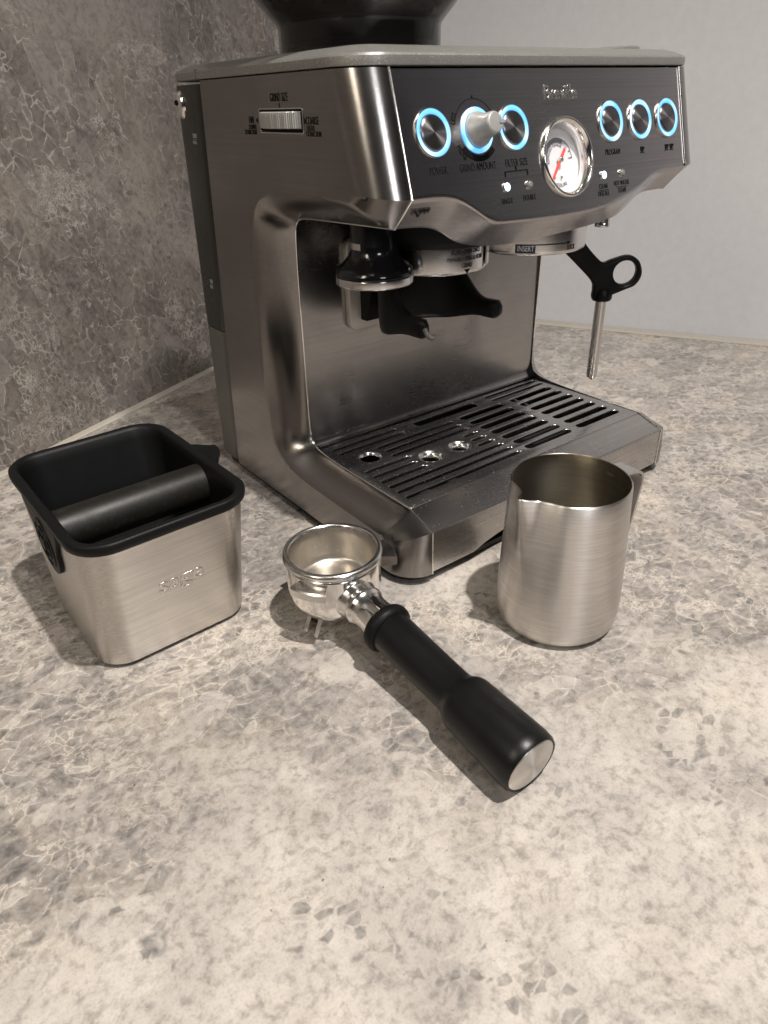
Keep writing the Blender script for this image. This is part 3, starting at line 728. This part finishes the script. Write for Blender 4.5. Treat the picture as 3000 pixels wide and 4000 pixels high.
for x, y in ((-.0062, -.0105), (.0008, -.0108)):
    obj('screw', *lathe(rprof([(0, .0010), (.0010, .0009), (.0012, 0)], .0002), 16), M['chrome'], ga, mw=Matrix.Translation((x, y, -.0079)))
obj('gauge_glass', *lathe([(.0209, -.0012), (.012, -.0008), (.006, -.0006), (0, -.0006)], 64), M['glass'], ga)

# grind size dial on the left side
dl = obj('grind_dial_recess', *join([box(0, 0, 0, .0520, .0126, .0002)]), M['ink'], sp_l, False, mw=sideM(.1203, .2981, -0.0001))
fr = plate2d('dial_frame', [[(x, y) for x, y, _ in rrect(0, 0, .0535, .0140, .0014, 0, 4)], [(x, y) for x, y, _ in rrect(0, 0, .0520, .0126, .0010, 0, 4)]], .0004, .0001, M['steel_plain'], sp_l, sideM(.1203, .2981, -0.0002))
def dialwheel():
    V, F = [], []; R = .040; n = 120; a1 = math.asin(.0250 / R)
    prof = []
    for i in range(n + 1):
        a = -a1 + 2 * a1 * i / n; rr = R + (.00035 if i % 4 < 2 else -.00015) + .0003 * math.sin(i * .37)
        prof.append((rr * math.sin(a), (rr * math.cos(a) - R * math.cos(a1)) * .62 + .0004))
    for x, z in prof:
        for y in (-.0046, -.0042, .0042, .0046): V.append((x, y, z - (.0007 if abs(y) > .0044 else 0)))
    for x, z in prof: V.append((x, -.0046, -.0001))
    for x, z in prof: V.append((x, .0046, -.0001))
    k = n + 1
    for i in range(n):
        for j in range(3): F.append((i * 4 + j, (i + 1) * 4 + j, (i + 1) * 4 + j + 1, i * 4 + j + 1))
        F.append((4 * k + i, 4 * k + i + 1, (i + 1) * 4, i * 4)); F.append((5 * k + i, 5 * k + i + 1, (i + 1) * 4 + 3, i * 4 + 3))
    return V, F
obj('grind_dial', *dialwheel(), M['knob'], mc, False, mw=sideM(.1203, .2985, -0.0003))
for s, y, z, sz in (('GRIND SIZE', .1205, .3106, .0066), ('COARSE', .0840, .2980, .0060), ('FINE', .1585, .2984, .0060), ('FASTER', .0862, .2942, .0042), ('EXTRACTION', .0832, .2912, .0042), ('SLOWER', .1580, .2944, .0042), ('EXTRACTION', .1612, .2914, .0042)):
    text(s, sz, M['ink'], sp_l, sideM(y, z, -0.00008), xs=.60, off=-.00005, space=1.06)
bars('index_mark', [(0, 0, .0005, .0030)], sp_l, sideM(.1205, .3062, 0.0), M['ink'])
obj('arrow_mark', [(0, .0018, 0), (0, -.0018, 0), (.0022, 0, 0)], [(0, 1, 2)], M['ink'], sp_l, False, mw=sideM(.0925, .2980, -0.0002), recalc=False)
obj('arrow_mark', [(0, .0018, 0), (0, -.0018, 0), (-.0022, 0, 0)], [(0, 1, 2)], M['ink'], sp_l, False, mw=sideM(.1500, .2983, -0.0002), recalc=False)

# drip tray: front bin and grille
def tray_front():
    x0, x1 = XI + .0014, W - XI - .0014; xs = [x0 + (x1 - x0) * i / 60 for i in range(61)]
    rows = []
    for x in xs:
        u = (x - x0) / (x1 - x0); arch = max(0.0, math.sin(max(0, min(1, (u - .16) / .50)) * PI)) ** 0.7
        zb = .0085 + .0105 * arch
        pr = rprof([(.0290, .0500), (.0262, .0512), (.0244, .0510), (.0006, .0430), (.0004, .0420), (.0004, zb + .001), (.0012, zb), (.0120, zb - .0005)], .0014, 3)
        rows.append([(x, y, z) for y, z in pr])
    V, F = loft(rows, closed=False); return V, F
tr = obj('drip_tray', *tray_front(), M['steel_tray'], mc, True, 30)
V, F = join([box(W / 2, .092, .0135, W - 2 * XI - .003, .128, .003), box(XI + .002, .092, .030, .0012, .128, .034), box(W - XI - .002, .092, .030, .0012, .128, .034), box(W / 2, .0300, .030, W - 2 * XI - .004, .0012, .034)])
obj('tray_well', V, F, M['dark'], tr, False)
def stadium(x0, x1, y, h, n=6):
    r = h / 2; P = []
    for i in range(n + 1): a = -PI / 2 + PI * i / n; P.append((x1 - r + r * math.cos(a), y + r * math.sin(a)))
    for i in range(n + 1): a = PI / 2 + PI * i / n; P.append((x0 + r + r * math.cos(a), y + r * math.sin(a)))
    return P
def circ2(x, y, r, n=36): return [(x + r * math.cos(2 * PI * i / n), y + r * math.sin(2 * PI * i / n)) for i in range(n)]
ol = [[(p[0], p[1]) for p in rrect(W / 2, .0902, .2716, .1296, .0012, 0, 3)]]
LS = [(.034, .1045, .1437), (.034, .1055, .1337), (.067, .1535, .1228), (.069, .1535, .1130), (.067, .1530, .1030), (.0322, .0774, .0925), (.0318, .0745, .0815), (.0316, .0765, .0709),
      (.1386, .1527, .0918), (.1378, .1523, .0812), (.1350, .1523, .0707), (.0315, .1525, .0605), (.0314, .1527, .0502), (.0314, .1529, .0398), (.123, .199, .1400)]
for a, b, y in LS[:-1]: ol.append(stadium(a, b, y, .0040))
ol.append([(p[0], p[1]) for p in rrect(.161, .1402, .076, .0105, .003, 0, 4)])
for y in (.1462, .1362): ol.append(stadium(.2165, .2895, y, .0040))
for y in (.1225, .1090, .0952, .0817, .0682, .0547, .0415):
    ol.append(stadium(.1628, .2188, y, .0078)); ol.append(stadium(.2290, .2862, y, .0078))
HOLES = ((.0520, .1128, .0098), (.0912, .0814, .0108), (.1227, .0803, .0100))
for x, y, r in HOLES: ol.append(circ2(x, y, r))
gr = plate2d('drip_grille', ol, .0010, .0006, M['steel_tray'], mc, Matrix.Translation((0, 0, .0508)))
for x, y, r in HOLES[1:]:
    obj('hole_funnel', *lathe([(r + .0008, .0004), (r + .0004, .0011), (r - .0004, .0012), (r - .0022, .0002), (r - .0034, -.0022), (r - .0036, -.0045)], 48), M['steel_plain'], gr, mw=Matrix.Translation((x, y, 0)))
x, y, r = HOLES[0]; obj('hole_funnel', *lathe([(r + .0004, .0004), (r + .0001, .0009), (r - .0006, .0009), (r - .0014, .0001), (r - .0018, -.0014)], 48), M['steel_plain'], gr, mw=Matrix.Translation((x, y, 0)))
def bump(r, h): return lathe([(0, h), (r * .5, h * .8), (r * .85, h * .35), (r, -.0002)], 12)
for (x, y) in [(.1545, yy) for yy in (.1130, .1030, .0925, .0812, .0707, .0605, .0502, .0398)] + [(.0790, .0925), (.0762, .0815), (.0782, .0709)]:
    obj('stamped_bump', *bump(.0014, .0007), M['steel_plain'], gr, mw=Matrix.Translation((x, y, .0009)))

# grinder outlet: black housing, steel collar
go = obj('grinder_outlet', *lathe(rprof([(0, .2430), (.052, .2430), (.0515, .2260), (.0470, .2195), (.040, .2180), (0, .2180)], .004, 5), 64), M['rubber'], mc, mw=Matrix.Translation((.104, .0925, 0)))
cl = obj('grinder_collar', *lathe(rprof([(.034, .2190), (.0382, .2190), (.0382, .2020), (.0374, .2002), (.0355, .2002), (.0345, .2030), (0, .2120)], .0007), 80), M['collar'], mc, mw=Matrix.Translation((.104, .0935, 0)))
V, F = lathe([(.0392, .2185), (.0402, .2180), (.0402, .2040), (.0394, .2025), (.0392, .2045)], 20, math.radians(-62), math.radians(25), closed=True)
obj('collar_guard', V, F, M['steel_plain'], cl)
def wrap(R, cx, cy, amid, z0, out=.00015):
    def fn(c):
        a = math.radians(amid) + c.x / R
        return Vector((cx + (R + out + c.z) * math.cos(a), cy + (R + out + c.z) * math.sin(a), z0 + c.y))
    return fn
for s, z, off in (('AUTO \u2022 PUSH ONCE', .2155, 0), ('MANUAL \u2022 PUSH & HOLD', .2108, 0), ('GRIND', .2063, 0)):
    text(s, .0043, M['inkgrey'], cl, fn=wrap(.0382, 0, 0, -94 + off, z), xs=.66)
f = wrap(.0382, 0, 0, -94, .2020)
obj('arrow_mark', [f(Vector(p)) for p in ((-.0026, .0018, 0), (0, .0018, 0.00005), (.0026, .0018, 0), (0, -.0014, 0.00005))], [(0, 1, 3), (1, 2, 3)], M['ink'], cl, False, recalc=False)

# portafilter cradle under the outlet
def cradle():
    R = .0385; cx, cy = .1045, .097
    cl_ = [(cx - R + .001, .058), (cx - R, .070), (cx - R, .085)]
    for i in range(1, 16):
        a = PI - PI * i / 16; cl_.append((cx + R * math.cos(a), cy + .034 * math.sin(a)))
    cl_ += [(cx + R, .088), (cx + R + .001, .074), (cx + R + .003, .064)]
    C2 = resample([Vector((p[0], p[1])) for p in cl_], 56); rings = []
    for i, p in enumerate(C2):
        d = (C2[min(i + 1, 55)] - C2[max(i - 1, 0)]).normalized(); n = Vector((d.y, -d.x)); u = i / 55; e = min(u, 1 - u) * 2
        right = u > .5
        h = max(0, min(1, (e - .16) / .45)); h = h * h * (3 - 2 * h)
        ztop = .1735 + .030 * h + (0 if not right else -.001); zbot = (.1600 if not right else .1590) - .0075 * h - (.0 if not right else .0)
        tip = min(1.0, e / .05 + .25)
        th = .0042 if not right else .0042 + .0018 * max(0, 1 - e / .3)
        zc = (ztop + zbot) / 2; hz = (ztop - zbot) / 2 * (tip ** .5); th *= tip ** .5
        ring = []
        for k in range(16):
            a = 2 * PI * k / 16; ca, sa = math.cos(a), math.sin(a)
            sx = math.copysign(abs(ca) ** .55, ca); sz = math.copysign(abs(sa) ** .55, sa)
            ring.append((p.x + n.x * th * sx, p.y + n.y * th * sx, zc + hz * sz))
        rings.append(ring)
    return loft(rings, True, True)
cr = obj('portafilter_cradle', *cradle(), M['black'], mc, True, 60)
V, F = tube(catmull([(.0655, .0590, .1680), (.0662, .0570, .1640), (.0690, .0560, .1612), (.0725, .0568, .1612)], 5), [.0018] * 16, 10)
obj('hook_tip', V, F, M['rear'], cr)
V, F = loft([[(.078, .146, .1535), (.131, .146, .1535), (.131, .156, .1535), (.078, .156, .1535)], [(.078, .132, .200), (.131, .132, .200), (.131, .156, .200), (.078, .156, .200)]], True, True)
obj('chute_block', V, F, M['black'], cr, False)
V, F = join([box(0, 0, 0, .024, .0006, .0125), box(0, -.0004, 0, .0205, .0006, .0092)]); obj('cradle_switch', V, F, M['rubber'], cr, False, mw=Matrix.Translation((.106, .1300, .170)))

# group head
gh = obj('group_head', *lathe(rprof([(.030, .2440), (.0446, .2440), (.0446, .2052), (.0438, .2032), (.0385, .2026), (.0370, .2060), (0, .2120)], .0008), 96), M['collar'], mc, mw=Matrix.Translation((.1997, .0888, 0)))
f = wrap(.0446, 0, 0, -140, .2083, .0001)
def wrapped_patch(x0, x1, y0, y1, n=12, out=0.0):
    V, F = [], []
    for i in range(n + 1):
        x = x0 + (x1 - x0) * i / n; V += [f(Vector((x, y0, out))), f(Vector((x, y1, out)))]
    for i in range(n): F.append((2 * i, 2 * i + 2, 2 * i + 3, 2 * i + 1))
    return V, F
obj('insert_label', *wrapped_patch(-.0078, .0072, -.0032, .0032), M['navy'], gh, recalc=False)
obj('arrow_line', *wrapped_patch(.0072, .0330, .0024, .0032, 20), M['ink'], gh, recalc=False)
obj('arrow_head', [f(Vector(p)) for p in ((.0330, .0042, 0), (.0365, .0028, 0), (.0330, .0014, 0))], [(0, 1, 2)], M['ink'], gh, False, recalc=False)
text('INSERT', .0056, M['inkwhite'], gh, fn=wrap(.0446, 0, 0, -140, .2083, .0003), xs=.70, off=.00006, extr=.00005)
text('LOCK', .0050, M['ink'], gh, fn=wrap(.0446, 0, 0, -92, .2075), xs=.62, extr=.00005)

# hot water outlet
obj('hot_water_outlet', *lathe(rprof([(.0056, .2440), (.0056, .2160), (.0060, .2150), (.0060, .2128), (.0040, .2125), (.0036, .2140), (0, .2150)], .0006), 40), M['steel_plain'], mc, mw=Matrix.Translation((.2625, .0660, 0)))

# steam wand
U = Vector((.79, -.61, 0)).normalized(); NN = Vector((-.61, -.79, 0)).normalized(); P0 = Vector((.29, .0775, 0))
WM = Matrix(((U.x, 0, NN.x, P0.x), (U.y, 0, NN.y, P0.y), (0, 1, 0, 0), (0, 0, 0, 1)))
sw = obj('steam_wand', *tube([(0, .0736, 0), (0, .0744, 0), (0, .0760, 0), (0, .110, 0), (0, .1500, 0)], [.0022, .0042, .0049, .0049, .0049], 28), M['steel_plain'], mc, mw=WM)
o2 = [(-.0086, .1480), (-.0060, .1462), (.0060, .1462), (.0084, .1482), (.0086, .1512), (.0100, .1520), (.0205, .1562), (.0270, .1590), (.0312, .1650), (.0318, .1715), (.0285, .1795), (.0225, .1840), (.0155, .1845),
      (.0040, .1812), (-.0035, .1795), (-.0150, .1895), (-.0290, .2035), (-.0400, .1930), (-.0280, .1800), (-.0115, .1640), (-.0090, .1560), (-.0092, .1510)]
oc = [(p.x, p.y) for p in catmull([(*q, 0) for q in o2 + [o2[0]]], 4)][:-1]
wh = plate2d('wand_handle', [oc, circ2(.0172, .1703, .0104, 40)], .0050, .0026, M['black'], sw, Matrix.Identity(4), res=4)
obj('wand_tip', *lathe([(0, .0712), (.0010, .0716), (.0022, .0730), (.0030, .0737)], 20), M['chrome'], sw, mw=Matrix.Rotation(-PI / 2, 4, 'X') @ Matrix.Identity(4))
obj('handle_sleeve', *lathe(rprof([(.0050, .1463), (.0078, .1463), (.0086, .1475), (.0086, .1515), (.0070, .1560), (0, .1600)], .0008), 28), M['black'], sw, mw=Matrix.Rotation(-PI / 2, 4, 'X'))
V, F = tube([(-.0300, .1960, 0), (-.0380, .2060, .0), (-.0420, .2200, 0), (-.0430, .2400, 0)], .0085, 16); obj('swivel_arm', V, F, M['black'], sw)

# ------------------------------------------------------------------ tamper (hangs from the magnet under the head)
tp = empty('tamper', (.0435, .0862, .200)); tag(tp, 'glossy black tamper with steel base hanging under the machine head', 'tamper')
obj('tamper_handle', *lathe(rprof([(0, .0430), (.0158, .0430), (.0158, .0235), (.0162, .0205), (.0178, .0170), (.0215, .0130), (.0252, .0098), (.0266, .0070), (.0268, .0052), (.0262, .0046), (0, .0046)], .0016, 3), 96), M['gloss'], tp)
obj('tamper_base', *lathe(rprof([(0, .0046), (.0266, .0046), (.0270, .0042), (.0270, -.0002), (.0262, -.0012), (0, -.0012)], .0004), 96), M['collar'], tp)
obj('handle_trim', *lathe([(.0159, .0262), (.0161, .0262), (.0162, .0222), (.0160, .0222)], 20, math.radians(150), math.radians(200)), M['steel_plain'], tp)

# ------------------------------------------------------------------ knock box
KX, KY = -.1483, .1080
kb = empty('knock_box', (KX, KY, 0), math.radians(1.8)); tag(kb, 'square steel knock box with black rubber rim and padded black bar', 'knock box')
def kring(z, off=0.0, dz=0.0):
    t = z / .104; w = .1020 + (.1055 - .1020) * t; d = .1050 + (.1500 - .1050) * t
    return rrect(0.0008 * t, 0, w + 2 * off, d + 2 * off, .019 + off + .002 * t, z + dz, 9)
V, F = loft([kring(.0022, -.004), kring(.0026, -.001), kring(.0036, 0), kring(.03), kring(.06), kring(.0985), kring(.0985, -.0012), kring(.03, -.0012)], True, False)
kbody = obj('steel_body', V, F, M['steel_box'], kb)
V, F = loft([kring(.0004, -.003), kring(.0024, -.0022), kring(.0024, -.006)], True, True); obj('base_pad', V, F, M['rubber'], kb)
V, F = loft([kring(.0968, .0004), kring(.0970, .0018), kring(.0980, .0026), kring(.1010, .0029), kring(.1034, .0025), kring(.1044, .0012), kring(.1046, -.0004), kring(.1040, -.0024), kring(.1020, -.0036), kring(.0960, -.0040), kring(.050, -.0050), kring(.008, -.007), kring(.006, -.012)], False, True)
obj('rubber_liner', V, F, M['rubber'], kb, True, 60)
bz = .0845; by = -.0075
Vb = Matrix.Translation((-.0475, by, bz)) @ Matrix.Rotation(PI / 2, 4, 'Y')
bar = obj('knock_bar', *xf(lathe(rprof([(0, 0), (.0130, 0), (.0136, .0010), (.0136, .0985), (.0130, .0995), (0, .0995)], .0008), 48), Vb), M['bar'], kb)
def mount(sx):
    R0 = .0215; P = []
    for i in range(25): a = PI + PI * i / 24; P.append((R0 * math.cos(a), R0 * math.sin(a)))
    P += [(.030, .0135), (.034, .0200), (-.034, .0200), (-.030, .0135)]
    x = sx * (.0524)
    mw = Matrix(((0, 0, sx, x), (sx, 0, 0, .0005), (0, 1, 0, .0765), (0, 0, 0, 1)))
    mo = plate2d('bar_mount', [P], .0022, .0007, M['rubber'], kb, mw)
    for r0, r1, h in ((.0165, .0150, .0026), (.0110, .0098, .0030), (.0045, .0, .0036)):
        obj('mount_ring', *lathe(rprof([(r0 + .0008, .0010), (r0, h), (max(r1, 0.0), h), (max(0, r1 - .0008), .0010)], .0003), 40), M['rubber'], mo)
    return mo
mount(-1); mr = mount(1)
V, F = loft([rrect(0, 0, .046, .013, .004, 0, 4), rrect(0, 0, .040, .011, .004, .006, 4), rrect(.002, .001, .016, .009, .003, .014, 4), rrect(.003, .002, .010, .007, .003, .0175, 4)], True, True)
obj('lift_tab', V, F, M['rubber'], mr, mw=Matrix.Translation((0.004, .0185, .001)))
sl = math.atan((.0750 - .0525) / .104)
sm_ = Matrix.Translation((.0025, -(.0525 + .0225 * (.0575 / .104)) + .00005, .0575)) @ Matrix.Rotation(PI / 2 + sl, 4, 'X') @ Matrix.Rotation(math.radians(1), 4, 'Z')
text('sage', .0175, M['steel_box'], kbody, sm_, xs=1.0, extr=.0001, bev=.00026, off=.0001, name='embossed_lettering', space=1.0)

# ------------------------------------------------------------------ milk jug
JX, JY = .0645, -.0805
jg = empty('milk_jug', (JX, JY, 0)); tag(jg, 'small brushed steel milk jug standing in front of the drip tray', 'jug')
def jug():
    prof = [(.0300, .0004), (.0330, .0006), (.0360, .0020), (.0383, .0048), (.0396, .0090), (.0402, .0145), (.0403, .022), (.0399, .036), (.0393, .050), (.0386, .064), (.0379, .078), (.0372, .092), (.0366, .1040)]
    inner = [(r - .0008, z) for r, z in reversed(prof[4:])] + [(.036, .006), (.031, .0032), (0, .003)]
    n = 144; rings = []
    sa = math.radians(179)
    for r, z in [(0, .0010), (.028, .0010)] + prof + [(.0361, .1048), (.0357, .1050), (.0354, .1046)] + inner:
        ring = []
        for i in range(n):
            a = 2 * PI * i / n; d = (a - sa + PI) % (2 * PI) - PI
            hz = max(0.0, (z - .045) / .060); w = 0.26 - 0.12 * hz
            s = math.exp(-(d / w) ** 2) * hz ** 1.3
            sharp = max(0.0, 1 - abs(d) / 0.17) * hz ** 2
            side = math.exp(-((abs(d) - .40) / .16) ** 2) * hz ** 2
            rr = r + (.0048 * s + .0056 * sharp - .0012 * side) * (1 if r > .02 else 0)
            zz = z + (.0022 * sharp if z > .09 else 0)
            ring.append((rr * math.cos(a), rr * math.sin(a), zz))
        rings.append(ring)
    return rings
R_ = jug(); k = 2 + 13 + 2
V, F = loft(R_[:k + 0], True, False); obj('jug_body', V, F, M['steel_jug'], jg, True, 60)
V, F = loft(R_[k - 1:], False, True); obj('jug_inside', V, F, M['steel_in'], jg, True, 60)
ha = math.radians(-3)
def strap(path, w=.0075, t=.0009):
    P = catmull([(*p, 0) for p in path], 8); rings = []
    for i, p in enumerate(P):
        d = (P[min(i + 1, len(P) - 1)] - P[max(i - 1, 0)]).normalized(); n = Vector((-d.y, d.x, 0)); ring = []
        for (u, v) in ((-1, -1), (-.8, -1.15), (.8, -1.15), (1, -1), (1, 1), (.8, .85), (-.8, .85), (-1, 1)):
            q = p + n * t * v; ring.append((q.x * math.cos(ha) - u * w * math.sin(ha), q.x * math.sin(ha) + u * w * math.cos(ha), q.y))
        rings.append(ring)
    return loft(rings, True, True)
obj('jug_handle', *strap([(.0360, .0970), (.045, .0965), (.0560, .0950), (.0615, .0915), (.0628, .0860), (.0612, .0760), (.0588, .0600), (.0550, .0440), (.0490, .0310), (.0400, .0230)]), M['steel_plain'], jg, True, 50)

# ------------------------------------------------------------------ portafilter
PC = Vector((-.0527, .0128, 0))
pf = empty('portafilter', tuple(PC)); tag(pf, 'chrome portafilter with black handle lying on the countertop in front', 'portafilter')
cup_prof = rprof([(0, .0150), (.0225, .0152), (.0278, .0178), (.0304, .0232), (.0312, .0300), (.0315, .0500), (.0300, .0510), (.0290, .0505), (.0285, .0460), (.0280, .0280), (.0255, .0225), (0, .0215)], .002, 3)
obj('filter_holder', *lathe(cup_prof, 96), M['chrome'], pf)
obj('filter_basket', *lathe(rprof([(.0300, .0520), (.0322, .0528), (.0326, .0545), (.0316, .0560), (.0298, .0562), (.0284, .0548), (.0276, .0500), (.0268, .0340), (.0260, .0305), (.0240, .0292), (.0200, .0290), (0, .0290)], .0012, 4), 96), M['basket'], pf)
obj('basket_rim', *lathe(rprof([(.0298, .0515), (.0324, .0522), (.0332, .0542), (.0322, .0562), (.0300, .0568), (.0286, .0556), (.0281, .0525), (.0290, .0515)], .0012, 4), 96), M['steel_plain'], pf)
def lug(a, h=19, r=.0400):
    V, F = lathe([(.0305, .0398), (r - .0010, .0402), (r, .0412), (r, .0458), (r - .0010, .0468), (.0305, .0474)], 14, math.radians(a - h), math.radians(a + h), closed=True)
    obj('lug', V, F, M['steel_plain'], pf, True, 30)
lug(86); lug(-18, 16, .0425); lug(210, 19, .0385)
# handle axis
HA = Vector((-.0545, -.0190, .0320)) - PC; HB = Vector((-.0560, -.1665, .0190)) - PC
ax = (HB - HA).normalized(); LN = (HB - HA).length
hm = Matrix.Translation(HA) @ ax.to_track_quat('Z', 'Y').to_matrix().to_4x4()
obj('neck', *lathe(rprof([(.0150, -.0052), (.0146, -.0035), (.0136, -.0008), (.0129, .0015), (.0131, .0024), (.0138, .0036), (.0138, .0058), (.0127, .0080), (.0119, .0115), (.0119, .0155), (.0125, .0205), (.0136, .0265), (.0142, .0300), (.010, .0302)], .0016, 4), 56), M['chrome'], pf, mw=hm)
obj('collar_ring', *lathe(rprof([(.0100, .0245), (.0152, .0250), (.0165, .0275), (.0163, .0310), (.0145, .0335), (.0110, .0338)], .0012, 4), 56), M['rubber'], pf, mw=hm)
prof = [(.0100, .0300), (.0132, .0318), (.0136, .0340), (.0133, .050), (.0129, .070), (.0127, .0850), (.0129, .0920), (.0134, .0938), (.0150, .0962), (.0162, .0984), (.0168, .1012), (.0171, .1080), (.0178, .1300), (.0181, .1420), (.0177, .1470), (.0166, .1488), (.0161, .1484), (.0158, .1470)]
hd = obj('handle', *lathe(prof, 72), M['pfhandle'], pf, True, 40, mw=hm)
obj('end_cap', *lathe(rprof([(.0160, .1470), (.0158, .1484), (.0150, .1490), (.010, .1497), (0, .1500)], .0006), 64), M['cap'], pf, mw=hm)
# double spout under the basket
def spout(sx):
    """tunnel shaped spout, open below and at its slanted end"""
    rings = []
    for u, lean in ((.0, 0), (.010, .001), (.0175, .0085)):
        ring = []; outer = [(.0064, .0004), (.0066, .0016)] + [(.0066 * math.cos(PI * k / 12), .0112 + .0066 * math.sin(PI * k / 12)) for k in range(13)] + [(-.0066, .0016), (-.0064, .0004)]
        inner = [(y * .50, z if z < .002 else z - .0024) for y, z in reversed(outer)]
        for y, z in outer + inner: ring.append((sx * (u + lean * (1 - z / .018)), y, z))
        rings.append(ring)
    obj('spout', *loft(rings, True, True), M['chrome'], pf, True, 40, mw=Matrix.Rotation(math.radians(12), 4, 'Z'))
spout(-1); spout(1)
V, F = box(0, 0, .0095, .034, .0062, .013); obj('spout_dark_fill', V, F, M['dark'], pf, False, mw=Matrix.Rotation(math.radians(12), 4, 'Z'))  # solid dark block standing in for the shade inside the hollow spout
obj('spout_boss', *lathe(rprof([(0, .0120), (.0070, .0125), (.0090, .0150), (.0095, .0180)], .001), 32), M['chrome'], pf)
